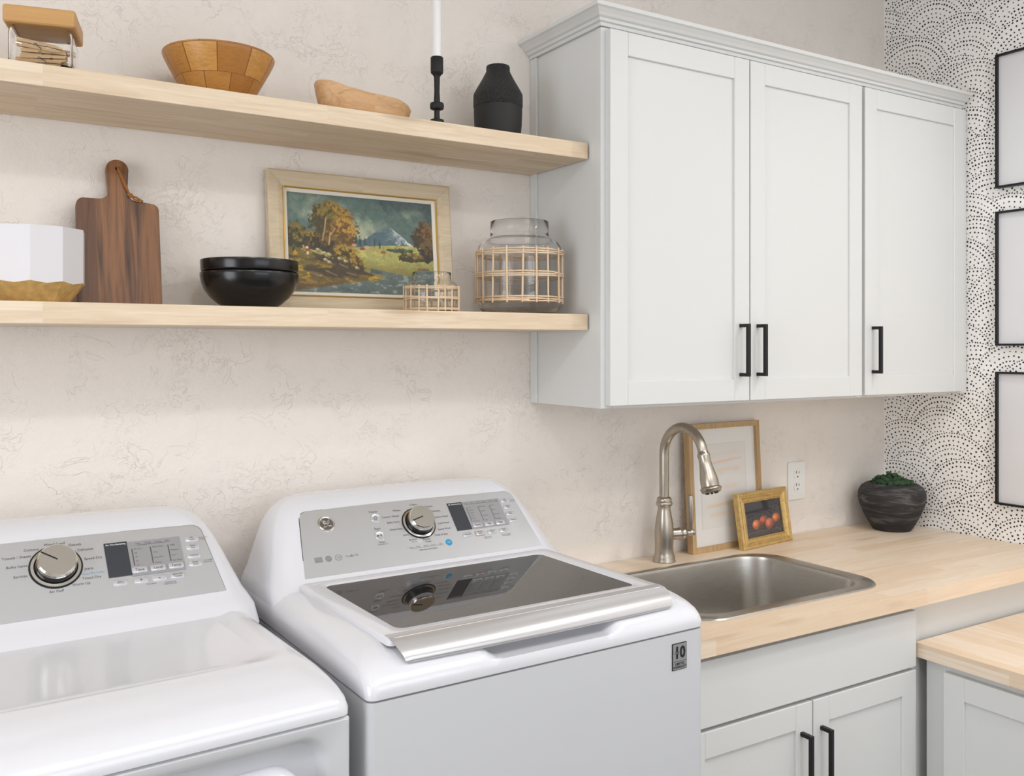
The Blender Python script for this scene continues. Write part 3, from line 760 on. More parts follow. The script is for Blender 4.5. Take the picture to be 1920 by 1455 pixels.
bmesh.ops.bevel(b, geom=es, offset=.003, segments=2, affect='EDGES', profile=.5, clamp_overlap=True)
link('board', b, M['acacia'], t, 35)
b = bmesh.new(); tube(b, [(0, .006, .293), (0, -.006, .293), (.001, -.0115, .289), (.006, -.013, .272), (.013, -.0135, .252), (.021, -.0125, .236), (.026, -.013, .231)], .0022, 8)
tube(b, [(.001, -.0115, .289), (.007, -.0155, .272), (.014, -.0155, .254), (.020, -.0140, .238), (.024, -.014, .229)], .0018, 8)
lathe(b, [(0, -.005), (.004, -.003), (.005, 0), (.004, .003), (0, .005)], (.0235, -.014, .232), 10)
tube(b, [(.024, -.0135, .231), (.034, -.0135, .229), (.047, -.0125, .221)], .0023, 8); tube(b, [(.024, -.0155, .230), (.030, -.0145, .224), (.040, -.013, .222)], .0018, 8)
link('leather_loop', b, M['leather'], t, 60)

def black_bowl(loc, label, rimr, h, ri=.0):
    b = bmesh.new()
    lathe(b, [(0, 0), (.050, 0), (.053, .002), (.066, .011), (.080, .023), (.091, .038), (.0965, .052), (.0990, .064), (.0995, .0715), (.0985, .0735), (.0965, .0730), (.0945, .060), (.0925, .050), (.087, .038), (.076, .025), (.062, .014), (.05, .007), (0, .006)], seg=72)
    o = link('black_bowl', b, M['black_glaze'], None, 50); o.location = loc; tag(o, label, 'bowl', 'black bowls'); return o
black_bowl((-2.266, -.140, S1), 'lower of two stacked black bowls on the lower shelf', .0995, .079)
b = bmesh.new(); lathe(b, [(0, .0), (.045, 0), (.058, .008), (.071, .018), (.081, .030), (.087, .042), (.0905, .054), (.0925, .0635), (.0965, .0655), (.0978, .069), (.0990, .0865), (.0982, .0890), (.0960, .0890), (.0945, .082), (.089, .060), (.080, .040), (.064, .020), (.045, .007), (0, .005)], seg=72)
o = link('black_bowl', b, M['black_glaze'], None, 50); o.location = (-2.266, -.140, S1 + .010); tag(o, 'upper black bowl nested in the other, rim above the lower bowl', 'bowl', 'black bowls')

# landscape painting leaning on the wall
t = thing('landscape_painting', 'landscape oil painting in a cream wooden frame leaning on the wall', 'painting', (-1.966, -.052, S1))
t.rotation_euler = (R(-5.5), 0, 0)
PW, PH = .229, .322
b = bmesh.new(); frame_ring(b, -PW, PW, 0, PH, [(0, .018), (0, -.002), (.003, -.004), (.024, -.001), (.036, .004), (.036, .018)], .0002)
link('frame', b, M['cream'], t)
b = bmesh.new(); frame_ring(b, -PW + .036, PW - .036, .036, PH - .036, [(0, .018), (0, .001), (.0012, .0), (.003, .003), (.003, .018)]); link('gilt_fillet', b, M['gold_line'], t)
b = bmesh.new(); frame_ring(b, -PW + .039, PW - .039, .039, PH - .039, [(0, .018), (0, .005), (.0075, .009), (.0075, .018)]); link('liner', b, M['liner'], t)
picture('canvas', landscape(), -PW + .046, PW - .046, .046, PH - .046, .010, M['canvas'], t, .0012)
link('backing', box(-PW + .04, PW - .04, .0125, .016, .04, PH - .04), M['pin'], t)

# rattan-wrapped glass jars
def rattan_jar(loc, label, r, glass_prof, zs, nv, rc, seed, z0, z1):
    rnd = random.Random(seed)
    t = thing('rattan_jar', label, 'jar', loc, rnd.random())
    b = bmesh.new(); lathe(b, glass_prof, seg=64); link('glass_vessel', b, M['glass'], t, 60)
    R0 = r + rc * 1.2
    for k in range(nv):
        a = 2 * PI * (k + rnd.uniform(-.16, .16)) / nv; a1 = a + rnd.uniform(-.03, .03)
        q = R0 + rc * .5 * (1 if k % 2 else -1)
        b = bmesh.new(); tube(b, [(q * math.cos(a + (a1 - a) * s), q * math.sin(a + (a1 - a) * s), z0 + (z1 - z0) * s) for s in (0, .25, .5, .75, 1)], rc * rnd.uniform(.95, 1.2), 7)
        link('upright_cane', b, M['cane'], t, 60)
    for i, z in enumerate(zs):
        b = bmesh.new(); pts = []; st = rnd.random() * 6.28; rise = rnd.uniform(-.0015, .0015)
        for j in range(nv * 4 + 3):
            a = st + 2 * PI * j / (nv * 4) * 1.0
            q = R0 + rc * 1.0 * math.cos(a * nv / 2 + i * PI)
            pts.append((q * math.cos(a), q * math.sin(a), z + rise * math.sin(a * 2) + rc * .9 * (j / (nv * 4) - .5)))
        tube(b, pts, rc * .85, 6); link('woven_cane', b, M['cane'], t, 60)
    return t
th = .0022
rattan_jar((-1.597, -.131, S1), 'large clear glass jar wrapped in open rattan weave beside the cabinet', .1045,
    [(0, .004), (.07, .004), (.088, .006), (.098, .014), (.1025, .028), (.1045, .045), (.1045, .150), (.1025, .166), (.0935, .180), (.080, .187), (.0735, .190), (.0725, .196), (.0725, .229), (.0712, .2300), (.0700, .229), (.0700, .194), (.078, .184), (.0915, .1765), (.100, .163), (.102, .149), (.102, .046), (.100, .030), (.095, .017), (.086, .010), (.07, .008), (0, .008)],
    [.032, .036, .0415, .091, .0955, .100, .145, .1495, .1545], 19, .0022, 4, .027, .160)
rattan_jar((-1.855, -.163, S1), 'small clear glass jar wrapped in rattan in front of the painting', .0615,
    [(0, .003), (.045, .003), (.054, .005), (.059, .012), (.061, .022), (.0615, .052), (.059, .062), (.052, .069), (.0455, .073), (.0445, .077), (.0445, .0905), (.0438, .0912), (.043, .0905), (.043, .076), (.050, .067), (.057, .060), (.0598, .051), (.0594, .022), (.057, .013), (.053, .0075), (.045, .006), (0, .006)],
    [.005, .0082, .0295, .033, .0535, .0565], 19, .0017, 11, .0015, .0600)

# ------------------------------------------------------------ things on the counter and walls
t = thing('oak_picture_frame', 'pale abstract print in an oak frame leaning on the wall behind the faucet', 'picture', (-.797, -.045, CT), R(4))
t.rotation_euler = (R(-3.0), 0, R(4))
b = bmesh.new(); frame_ring(b, -.158, .158, 0, .378, [(0, .018), (0, -.004), (.016, -.004), (.016, .018)], .0001); link('frame', b, M['oak'], t)
picture('art_print', strokes(), -.143, .143, .015, .363, .006, M['print_glazed'], t)
link('backing', box(-.150, .150, .0085, .014, .008, .370), M['pin'], t)
t = thing('gold_picture_frame', 'small peach still life in an ornate gold frame on the counter', 'picture', (-.668, -.082, CT), R(7.5))
t.rotation_euler = (R(-9), 0, R(7.5))
b = bmesh.new(); frame_ring(b, -.124, .124, 0, .168, [(0, .014), (0, -.003), (.004, -.007), (.009, -.006), (.011, -.003), (.016, -.005), (.020, -.001), (.026, .001), (.028, -.001), (.031, .001), (.032, .014)]); link('frame', b, M['gold'], t, 25)
b = bmesh.new()
for k in range(46):
    x = -.094 + .188 * k / 45
    for z in (.0305, .1375): bmesh.ops.create_icosphere(b, subdivisions=1, radius=.0017, matrix=Matrix.Translation((x, -.0008, z)))
for k in range(27):
    z = .031 + .106 * k / 26
    for x in (-.0945, .0945): bmesh.ops.create_icosphere(b, subdivisions=1, radius=.0017, matrix=Matrix.Translation((x, -.0008, z)))
link('beading', b, M['gold'], t, 60)
picture('still_life', peaches(), -.0925, .0925, .0315, .1365, .004, M['print_glazed'], t)
link('backing', box(-.11, .11, .006, .010, .012, .156), M['pin'], t)

t = thing('moss_pot', 'charcoal wood pot of green moss in the counter corner', 'potted plant', (-.127, -.122, CT))
b = bmesh.new(); lathe(b, [(0, 0), (.058, 0), (.062, .004), (.073, .022), (.089, .052), (.102, .085), (.1065, .108), (.1050, .126), (.096, .143), (.080, .153), (.070, .155), (.064, .150), (.062, .138), (.0, .132)], seg=64); link('pot', b, M['pot'], t, 50)
b = bmesh.new(); rnd = random.Random(3)
for k in range(150):
    a = rnd.random() * 6.28; q = .060 * math.sqrt(rnd.random()); hh = .153 + .040 * math.exp(-((q * math.cos(a) + .012) / .03) ** 2) * rnd.uniform(.5, 1) * (1 - q / .075)
    bmesh.ops.create_icosphere(b, subdivisions=2, radius=rnd.uniform(.005, .0095), matrix=Matrix.Translation((q * math.cos(a), q * math.sin(a), hh + rnd.uniform(-.004, .005))) @ Matrix.Rotation(rnd.random() * 3, 4, 'X'))
for v in b.verts: v.co += Vector((rnd.uniform(-1, 1), rnd.uniform(-1, 1), rnd.uniform(-1, 1))) * .0013
tag(link('moss', b, M['moss'], t), kind='stuff')

t = thing('wall_outlet', 'white double electrical outlet on the wall behind the counter', 'outlet', (-.452, 0, 1.086))
link('cover_plate', box(-.0405, .0405, -.006, 0, -.061, .061, .003, 3), M['plastic_white'], t)
for zc in (.020, -.020):
    b = bmesh.new(); pts = [(x, z) for x, z in arc2(0, 0, .0175, -50, 50, 8)] + [(x, z) for x, z in arc2(0, 0, .0175, 130, 230, 8)]
    loft(b, [[(x * .95, -.0062, z + zc) for x, z in pts], [(x * .95, -.0082, z + zc) for x, z in pts]], True, True, True)
    rc_ = link('receptacle', b, M['plastic_white'], t)
    b = bmesh.new()
    for sx, hh in ((-.0058, .009), (.0062, .007)): bx(b, sx - .0013, sx + .0013, -.0086, -.0075, zc + .003, zc + .003 + hh)
    lathe(b, [(0, 0), (.0026, 0), (.0026, .0011), (0, .0011)], (0, 0, 0), 12)
    vs = b.verts[-26:]; xf(b, Matrix.Translation((0, -.0075, zc - .007)) @ Matrix.Rotation(R(90), 4, 'X'), list(vs))
    link('slot', b, M['slot'], rc_)
b = bmesh.new(); lathe(b, [(0, 0), (.0025, 0), (.0025, .0012), (0, .0016)], seg=12); xf(b, Matrix.Translation((0, -.006, 0)) @ Matrix.Rotation(R(90), 4, 'X')); link('screw', b, M['plastic_white'], t)

for z0, z1, lab in ((2.015, 2.431, 'topmost of three thin black frames on the dotted wallpaper'), (1.524, 1.942, 'middle of three thin black frames on the dotted wallpaper'), (1.030, 1.443, 'lowest of three thin black frames on the dotted wallpaper')):
    t = thing('wall_frame', lab, 'picture frame', (-.001, -.412, z0), R(-90), 'black frames on the wallpaper')
    b = bmesh.new(); frame_ring(b, 0, .33, 0, z1 - z0, [(0, 0), (0, -.020), (.0065, -.020), (.0065, 0)]); link('frame', b, M['black_metal'], t)
    link('mount', box(.006, .324, -.010, -.001, .006, z1 - z0 - .006), M['mat_white'], t)

# ------------------------------------------------------------ lettering helper
def text_into(bm, s, x, y, size, align='CENTER', z=0.0, sx=1.0, bold=0.0):
    cu = bpy.data.curves.new('lettering', 'FONT'); cu.body = s; cu.size = size; cu.align_x = align; cu.align_y = 'CENTER'; cu.resolution_u = 2; cu.offset = bold
    ob = bpy.data.objects.new('lettering', cu); COL.objects.link(ob)
    me = bpy.data.meshes.new_from_object(ob.evaluated_get(bpy.context.evaluated_depsgraph_get())) if False else None
    bpy.context.view_layer.update()
    dg = bpy.context.evaluated_depsgraph_get(); me = bpy.data.meshes.new_from_object(ob.evaluated_get(dg))
    for v in me.vertices: v.co = Vector((x + v.co.x * sx, y + v.co.y, z))
    bm.from_mesh(me)
    bpy.data.meshes.remove(me); bpy.data.objects.remove(ob); bpy.data.curves.remove(cu)
def bar(bm, x0, x1, y0, y1, z): 
    f = bm.faces.new([bm.verts.new(p) for p in ((x0, y0, z), (x1, y0, z), (x1, y1, z), (x0, y1, z))])

# console panel plane: u across, v up the slope, w out of the panel
PA, PB = Vector((0, .465, 1.056)), Vector((0, .575, 1.172))
def panel_matrix():
    V = (PB - PA).normalized(); U = Vector((1, 0, 0)); Wn = U.cross(V)
    return Matrix(((U.x, V.x, Wn.x, PA.x), (U.y, V.y, Wn.y, PA.y), (U.z, V.z, Wn.z, PA.z), (0, 0, 0, 1)))
PM = panel_matrix()
def on_panel(name, bm, mat, parent, smooth=None):
    return link(name, xf(bm, PM), mat, parent, smooth)
def rr2(x0, x1, y0, y1, r, n=4): return [(p[0], p[1]) for p in rrect(x0, x1, y0, y1, r, 0, n)]

def appliance_console(parent, grow, zb, top):
    """moulded white console with rounded shoulders"""
    lv = [(.999, .352, .400), (1.030, .350, .425), (1.044, .344, .445), (1.056, .338, .462), (1.085, .328, .490), (1.115, .318, .519), (1.145, .306, .548), (1.165, .295, .567), (1.178, .284, .581), (1.188, .270, .594), (1.195, .252, .608), (1.198, .236, .620)]
    rings = []
    for i, (z, hw, yf) in enumerate(lv):
        z2 = z; yb = .668 - max(0, (z - 1.15)) * .35; hw2 = hw + grow
        r = min(.046 - max(0, z - 1.05) * .10, (yb - yf) * .48)
        rg = rrect_front(-hw2, hw2, yf, yb, z2, 8, (.012, .012, r, r), 16)
        arch = max(0.0, (z - 1.10) / .1)
        rings.append([(x, y, zz + top * arch * (1 - (x / .36) ** 2)) for x, y, zz in rg])
    b = bmesh.new(); loft(b, rings, True, False, True)
    return link('console', b, M['enamel'], parent, 60)
def panel_plate(parent, b0, b1, t0, t1, H, name='control_panel', mat=None, w0=.0004, w1=.0030, e=0.0):
    pts = [(b0 - e, 0 - e), (b1 + e, 0 - e)]
    def corner(cx, cy, a0, a1, r): return arc2(cx, cy, r, a0, a1, 6)
    xm, hw = (t0 + t1) / 2, (t1 - t0) / 2 - .02
    pts += corner(t1 + e - .020, H + e - .020, 10, 90, .020) + [(xm + hw * q / 8, H + e + .0035 * (1 - (q / 8) ** 2)) for q in range(7, -8, -1)] + corner(t0 - e + .020, H + e - .020, 90, 170, .020)
    # gentle rise in the middle of the top edge
    n = 14; top = []
    b = bmesh.new(); prism(b, pts, w0, w1); return on_panel(name, b, mat or M['silver'], parent)
def dial(parent, u, v, rr_, rk, h, face_rot):
    t = bmesh.new(); lathe(t, [(rr_ * .86, .003), (rr_ * .86, .0034), (rr_, .0034), (rr_, .003)], (u, v, 0), 48); k0 = on_panel('dial_ring', t, M['ink_black'], parent)
    t = bmesh.new(); lathe(t, [(rr_ * .90, .0032), (rr_ * .93, .0050), (rr_ * .82, .0058), (rr_ * .78, .0036)], (u, v, 0), 48); on_panel('dial_bezel', t, M['chrome'], parent, 50)
    k = bmesh.new(); lathe(k, [(rk * 1.02, .0034), (rk * 1.0, h * .45), (rk * .97, h * .62)], (u, v, 0), 48)
    kn = on_panel('dial_knob', k, M['knob_black'], parent, 50)
    k = bmesh.new(); lathe(k, [(rk * .97, h * .60), (rk * .99, h * .66), (rk * .97, h * .92), (rk * .90, h), (0, h * 1.01)], (u, v, 0), 48); on_panel('knob_cap', k, M['chrome'], kn, 40)
    k = bmesh.new(); bx(k, 0, rk * .93, -.0011, .0011, h * .99, h * 1.03); xf(k, Matrix.Translation((u, v, 0)) @ Matrix.Rotation(R(face_rot), 4, 'Z')); on_panel('pointer', k, M['ink_black'], kn)
def keys(parent, lst, w_=.026, h_=.013, z=.0030):
    for u, v in lst:
        b = bmesh.new(); P = rrect(u - w_ / 2, u + w_ / 2, v - h_ / 2, v + h_ / 2, .0035, z, 4); P2 = rrect(u - w_ / 2, u + w_ / 2, v - h_ / 2, v + h_ / 2, .0035, z + .0015, 4); P3 = rrect(u - w_ / 2 + .0012, u + w_ / 2 - .0012, v - h_ / 2 + .0012, v + h_ / 2 - .0012, .0028, z + .0026, 4)
        loft(b, [P, P2, P3], True, True, True); on_panel('button', b, M['key'], parent, 40)

# ------------------------------------------------------------ washing machine
WM = thing('washing_machine', 'white top-load washing machine with glass lid beside the sink counter', 'washing machine', (-1.904, -.741, 0), R(1.5))
b = bmesh.new(); loft(b, [rrect(-.353, .353, .002, .655, .012, .02, 4), rrect(-.353, .353, .002, .655, .012, .974, 4)], True, True, True); link('cabinet', b, M['enamel2'], WM, 40)
b = bmesh.new(); loft(b, [rrect(-.350, .350, .004, .652, .010, .970, 4), rrect(-.350, .350, .004, .652, .010, .980, 4)], True, True, True); link('seam_gasket', b, M['seam'], WM)
b = bmesh.new()
lv = [(.978, .001, .0, .016), (.990, .0, -.002, .020), (1.000, .0005, .001, .024), (1.010, .002, .008, .030), (1.019, .006, .020, .036), (1.027, .013, .035, .042), (1.034, .022, .052, .045), (1.039, .034, .068, .045), (1.0415, .050, .085, .040)]
rings = []
DIP = {1.000: (.000, .000), 1.010: (-.001, -.010), 1.019: (-.004, -.0185), 1.027: (-.004, -.0265), 1.034: (.004, -.018), 1.039: (.002, -.002)}
for z, ix, fy, r_ in lv:
    out = []
    for p in rrect_front(-.355 + ix, .355 - ix, fy, .66, z, 8, (.01, .01, r_, r_), 60):
        q = max(0.0, min(1.0, (.150 - abs(p[0] - .003)) / .035)) if p[1] < .2 else 0.0
        q = q * q * (3 - 2 * q); dy, dz = DIP.get(z, (0, 0))
        out.append((p[0], p[1] + dy * q, p[2] + dz * q))
    rings.append(out)
loft(b, rings, True, True, True); link('top_deck', b, M['enamel'], WM, 60)
LID = link('lid', (lambda b: (loft(b, [rrect(-.298, .298, .046, .455, .012, 1.040, 4), rrect(-.298, .298, .046, .455, .012, 1.0480, 4), rrect(-.294, .294, .050, .451, .012, 1.0520, 4), rrect(-.262, .262, .088, .425, .018, 1.0520, 4), rrect(-.258, .258, .092, .421, .016, 1.0490, 4)], True, False, False), b)[1])(bmesh.new()), M['enamel'], WM, 45)
b = bmesh.new(); loft(b, [rrect(-.258, .258, .092, .421, .016, 1.0475, 4), rrect(-.258, .258, .092, .421, .016, 1.0495, 4)], True, True, True); link('lid_glass', b, M['tint'], LID)
b = bmesh.new()                                                     # grey sheet painted as the shaded cavity under the glass, with the tub ring
for q in ((-.256, .256, .094, .419, 1.0425, 1.0435),): bx(b, *q[:4], q[4], q[5])
link('cavity_shade_sheet', b, plain('cavity_shade_grey', srgb(84, 80, 78), .5), LID)
b = bmesh.new(); lathe(b, [(.205, 1.0437), (.212, 1.0462), (.224, 1.0464), (.232, 1.0437)], (0, .27, 0), 64)
for v in b.verts: v.co.y = .257 + (v.co.y - .27) * .68
link('tub_ring', b, M['tub'], LID, 60)
b = bmesh.new(); seg = []                                           # bowed silver handle strip
ROWS = [(.070, 1.0528, .294, 0), (.058, 1.0530, .294, 0), (.046, 1.0510, .2935, .3), (.035, 1.0462, .2925, .8), (.025, 1.0395, .290, 1), (.018, 1.0320, .286, 1), (.0145, 1.0250, .284, 1), (.0150, 1.0205, .278, 1), (.019, 1.0185, .276, 1), (.035, 1.024, .272, 0), (.055, 1.036, .28, 0)]
for k in range(41):
    t_ = -1 + k / 20.0
    seg.append([(xe * t_, y - .004 * bw * (1 - t_ * t_), z) for y, z, xe, bw in ROWS])
loft(b, seg, True, True, True); link('handle_strip', b, M['silver_strip'], WM, 60)
appliance_console(WM, 0.0, 0, .004)
panel_plate(WM, -.281, .293, -.258, .274, .157, 'panel_gasket', M['dark_gap'], -.002, .0018, .0012)
CP = panel_plate(WM, -.281, .293, -.258, .274, .157)
dial(CP if False else WM, .006, .097, .040, .0305, .030, 196)
# badge
b = bmesh.new(); lathe(b, [(.0185, .003), (.0185, .0048), (.0165, .0058), (.0142, .0052)], (-.204, .121, 0), 40); bd = on_panel('emblem', b, M['chrome'], WM, 40)
b = bmesh.new(); lathe(b, [(.0145, .0048), (0, .0048)], (-.204, .121, 0), 40); on_panel('emblem_field', b, plain('emblem_grey', srgb(112, 110, 108), .3, .6), bd)
b = bmesh.new(); W5 = .0054
def curl(pts, r_=.00085): tube(b, [(-.204 + x, .121 + y, W5) for x, y in pts], r_, 6)
curl(arc2(-.0040, .0030, .0036, 20, 300, 12) + [(-.0010, .0005)]); curl([(-.0010, .0045), (.0000, -.0010), (-.0012, -.0065)] + arc2(-.0040, -.0055, .0026, -20, -220, 8)); curl(arc2(-.0055, .0032, .0014, 0, 330, 8))
curl(arc2(.0052, .0032, .0028, 20, 250, 10) + [(.0040, .0002)]); curl([(.0040, .0002)] + arc2(.0048, -.0034, .0034, 110, 340, 10)); curl([(.0015, .0002), (.0072, .0014)])
for k in range(4): curl(arc2(.0122 * math.cos(R(45 + 90 * k)), .0122 * math.sin(R(45 + 90 * k)), .0017, 90 * k, 90 * k + 250, 7), .0006)
on_panel('monogram', b, M['chrome'], bd)
# displays and keys
b = bmesh.new(); prism(b, rr2(.0905, .2335, .063, .1405, .002), .0030, .0036); on_panel('keypad_border', b, M['key'], WM)
b = bmesh.new(); prism(b, [(.131, .0645), (.2315, .0645), (.2315, .139), (.131, .139)], .0034, .0042); on_panel('keypad', b, M['lcd_grey'], WM)
b = bmesh.new(); prism(b, [(.092, .0645), (.131, .0645), (.131, .139), (.092, .139)], .0034, .0043); on_panel('display', b, M['lcd'], WM)
keys(WM, [(.1475, .0725), (.1785, .0725), (.2090, .0725)], .0245, .0115, .0042)
keys(WM, [(.113, .052), (.146, .052), (.178, .052), (.210, .052), (.2470, .131), (.2475, .1125), (.2470, .094), (.2465, .0755)], .0235, .0115)
for u, v in ((-.091, .122), (-.095, .077)):
    b = bmesh.new(); lathe(b, [(.0112, .003), (.0112, .0042), (.0100, .0048), (.0085, .0040), (0, .0040)], (u, v, 0), 32); on_panel('round_button', b, M['key'], WM, 30)
b = bmesh.new(); lathe(b, [(.0080, .003), (.0078, .0040), (0, .0042)], (.0605, .0395, 0), 28); on_panel('stain_button', b, M['blue'], WM, 30)
b = bmesh.new(); prism(b, rr2(-.043, .052, .0345, .0415, .003), .003, .0033); on_panel('stain_label', b, M['key'], WM)
b = bmesh.new(); T = lambda s, x, y, sz=.0062, al='CENTER', z=.0034, bold=0: text_into(b, s, x, y, sz, al, z, 1.0, bold)
for s, x, y, al in (('Colors', .010, .1465, 'CENTER'), ('Whites', -.026, .1355, 'RIGHT'), ('Towels / Sheets', -.034, .1215, 'RIGHT'), ('Bulky Items', -.038, .1065, 'RIGHT'), ('Heavy Duty', -.037, .0885, 'RIGHT'), ('Jeans', -.028, .0715, 'RIGHT'), ('Sanitize', -.012, .0580, 'RIGHT'),
                    ('Basket', .010, .0545, 'CENTER'), ('Clean', .012, .0485, 'CENTER'), ('Drain & Spin', .033, .0615, 'LEFT'), ('Speed Wash', .046, .0750, 'LEFT'), ('Cold Wash', .051, .0900, 'LEFT'), ('Active Wear', .051, .1070, 'LEFT'), ('Delicates', .046, .1235, 'LEFT'), ('Casuals', .036, .1375, 'LEFT')): T(s, x, y, .0064, al)
T('with Oxi', -.014, .0525, .0038, 'RIGHT'); T('Power', -.091, .1385, .0078); T('Start', -.095, .0955, .0078); T('Pause', -.094, .0610, .0060); T('Control Lock', -.094, .0560, .0042)
T('Stain Removal Guide', .006, .0300, .0052)
for s, x in (('Tomato', -.035), ('Wine', -.016), ('Blood', .003), ('Grass', .021), ('Dirt', .040)): T(s, x, .0390, .0046)
bar(b, -.036, .044, .0358, .0364, .0036)
for u, v, s in ((.247, .131, ('My', 'Cycle')), (.2475, .1125, ('Delay', 'Wash')), (.247, .094, ('Extra', 'Rinse')), (.113, .052, ('Deep Fill', '')), (.146, .052, ('Warm', 'Rinse')), (.178, .052, ('Auto', 'Soak')), (.210, .052, ('Deep', 'Rinse'))):
    if s[1]: T(s[0], u, v + .0022, .0042, z=.0060); T(s[1], u, v - .0022, .0042, z=.0060)
    else: T(s[0], u, v, .0044, z=.0060)
T('Volume', .2465, .0755, .0044, z=.0060)
for u, s in ((.1475, 'Temp'), (.1785, 'Soil'), (.209, 'Spin')): T(s, u, .0725, .0066, z=.0072)
for u, ws in ((.1385, ('Hot', 'Warm', 'Colors', 'Cool', 'Cold', 'Tap Cold')), (.1695, ('Ex. Heavy', 'Heavy', 'Normal', 'Light')), (.2005, ('Max', 'More', 'Normal', 'No Spin'))):
    bar(b, u - .0012, u + .0002, .0835, .1225, .0044)
    for k, s in enumerate(ws): T(s, u + .003, .1215 - k * (.037 / (len(ws) - 1)), .0042, 'LEFT', .0044)
for k, s in enumerate(('Colors', 'Fill', 'Soak', 'Wash', 'Rinse', 'Spin')): T(s, .140 + k * .0168, .1345, .0038, z=.0044)
bar(b, .137, .228, .1308, .1316, .0044)
T('Control Lock', .162, .0405, .0036); T('Hold 3 Seconds', .162, .0370, .0030); T('Set when adding', .212, .0415, .0036); T('fabric softener', .212, .0380, .0036); T('Hold 3 Sec', .262, .131, .0034, 'LEFT'); T('to Store', .262, .127, .0034, 'LEFT')
b.verts.ensure_lookup_table(); on_panel('lettering', b, M['ink'], WM)
b = bmesh.new(); T('Est. Time Remaining', .1115, .1345, .0040, z=.0046, bold=.00008); on_panel('display_caption', b, M['plastic_white'], WM)
b = bmesh.new(); T('Deep  Fill', -.170, .0385, .0072); prism(b, [(-.251, .0325), (-.235, .0325), (-.235, .0445), (-.251, .0445)], .0031, .0034); lathe(b, [(.0070, .0031), (.0070, .0034), (0, .0034)], (-.2215, .0385, 0), 24)
tube(b, [(-.2000 + .0075 * math.cos(a_ * PI / 12), .0382 + .0063 * math.sin(a_ * PI / 12), .0033) for a_ in range(24)], .0005, 5, False, 0, True); T('150', -.200, .0382, .0062)
for x, y, rr_ in ((-.1705, .0398, .0016), (-.1675, .0378, .0010)): lathe(b, [(rr_, .0032), (rr_, .0034), (0, .0034)], (x, y, 0), 10)
on_panel('certification_marks', b, M['ink_grey'], WM)
b = bmesh.new(); T('ENERGY', -.243, .0405, .0036, z=.0037); T('STAR', -.243, .0360, .0036, z=.0037); T('NSF', -.2215, .0385, .0052, z=.0037); on_panel('mark_lettering', b, M['key'], WM)
b = bmesh.new()                                                    # power and play symbols
tube(b, [(-.091 + .0035 * math.cos(R(a_)), .122 + .0035 * math.sin(R(a_)), .0046) for a_ in range(120, 421, 20)], .0004, 5); bar(b, -.0914, -.0906, .1225, .1268, .0048)
f = b.faces.new([b.verts.new(p) for p in ((-.1005, .0745, .0044), (-.0955, .077, .0044), (-.1005, .0795, .0044))]); bar(b, -.0935, -.0925, .0748, .0792, .0044); bar(b, -.0912, -.0902, .0748, .0792, .0044); bar(b, -.098, -.091, .0905, .0911, .0034)
on_panel('symbols', b, M['ink_black'], WM)
b = bmesh.new(); loft(b, [rrect(.146 - .0128, .146 + .0128, .052 - .0068, .052 + .0068, .004, .0034, 4), rrect(.146 - .0121, .146 + .0121, .052 - .0061, .052 + .0061, .0035, .0034, 4)]); on_panel('warm_rinse_outline', b, M['ink_orange'], WM)
b = bmesh.new(); T('Stain', .0605, .0395, .0044, z=.0046); on_panel('stain_lettering', b, M['plastic_white'], WM)
# warranty badge on the front
t2 = link('warranty_badge', box(.270, .3075, .0002, .0018, .905, .956, .0006, 1), M['ink_black'], WM)
link('badge_face', box(.2715, .306, -.0002, .0004, .9065, .9545), plain('badge_grey', srgb(150, 150, 152), .35, .3), t2)
FR = Matrix.Rotation(R(90), 4, 'X')
b = bmesh.new(); text_into(b, '10', .2885, .937, .031, 'CENTER', .0006, .92, .0011); text_into(b, 'LIMITED', .2888, .9165, .0068, 'CENTER', .0006, 1, .0001); text_into(b, 'WARRANTY', .2888, .9105, .0062, 'CENTER', .0006, 1, .0001); bar(b, .273, .3045, .9215, .9221, .0006)
link('badge_lettering', xf(b, FR), M['ink_black'], t2)
b = bmesh.new(); bar(b, .2745, .2885, .9362, .9398, .0009); link('badge_stripe', xf(b, FR), plain('badge_grey_light', srgb(150, 150, 152), .35, .3), t2)
b = bmesh.new(); text_into(b, 'YEAR', .2815, .9380, .0044, 'CENTER', .0011, 1, .0001); link('badge_word', xf(b, FR), M['ink_black'], t2)

# ------------------------------------------------------------ dryer
DR = thing('clothes_dryer', 'white front-load dryer with a smooth flat top at the lower left', 'dryer', (-2.638, -.767, 0), R(3))
b = bmesh.new()                                                    # cabinet with a door opening in the front
loft(b, [rrect(-.353, .353, .04, .655, .012, .02, 4), rrect(-.353, .353, .04, .655, .012, .963, 4)], True, True, True)
def front_ring(x0, x1, z0, z1, r_, y): return [(p[0], y, p[1]) for p in rrect(x0, x1, z0, z1, r_, 0, 8)]
loft(b, [front_ring(-.353, .353, .02, .963, .004, .04), front_ring(-.353, .353, .02, .963, .004, .006), front_ring(-.349, .349, .024, .959, .004, .002), front_ring(-.322, .322, .30, .949, .042, .002), front_ring(-.314, .314, .308, .941, .036, .007), front_ring(-.306, .306, .316, .933, .032, .022), front_ring(-.27, .27, .35, .89, .03, .036)], True, False, True)
link('cabinet', b, M['enamel2'], DR, 35)
b = bmesh.new(); loft(b, [rrect(-.349, .349, .006, .65, .008, .95, 4), rrect(-.349, .349, .006, .65, .008, .972, 4)], True, True, True); link('seam_gasket', b, M['seam'], DR)
b = bmesh.new()
lv = [(.966, .001, .0, .016), (.976, .0, -.001, .020), (.988, .0015, .004, .026), (.998, .005, .016, .034), (1.007, .010, .035, .04), (1.015, .016, .060, .044), (1.022, .024, .085, .045), (1.0265, .034, .105, .045), (1.0285, .046, .122, .045), (1.0275, .056, .134, .045), (1.0250, .066, .146, .045), (1.0240, .080, .16, .045)]
rings = []
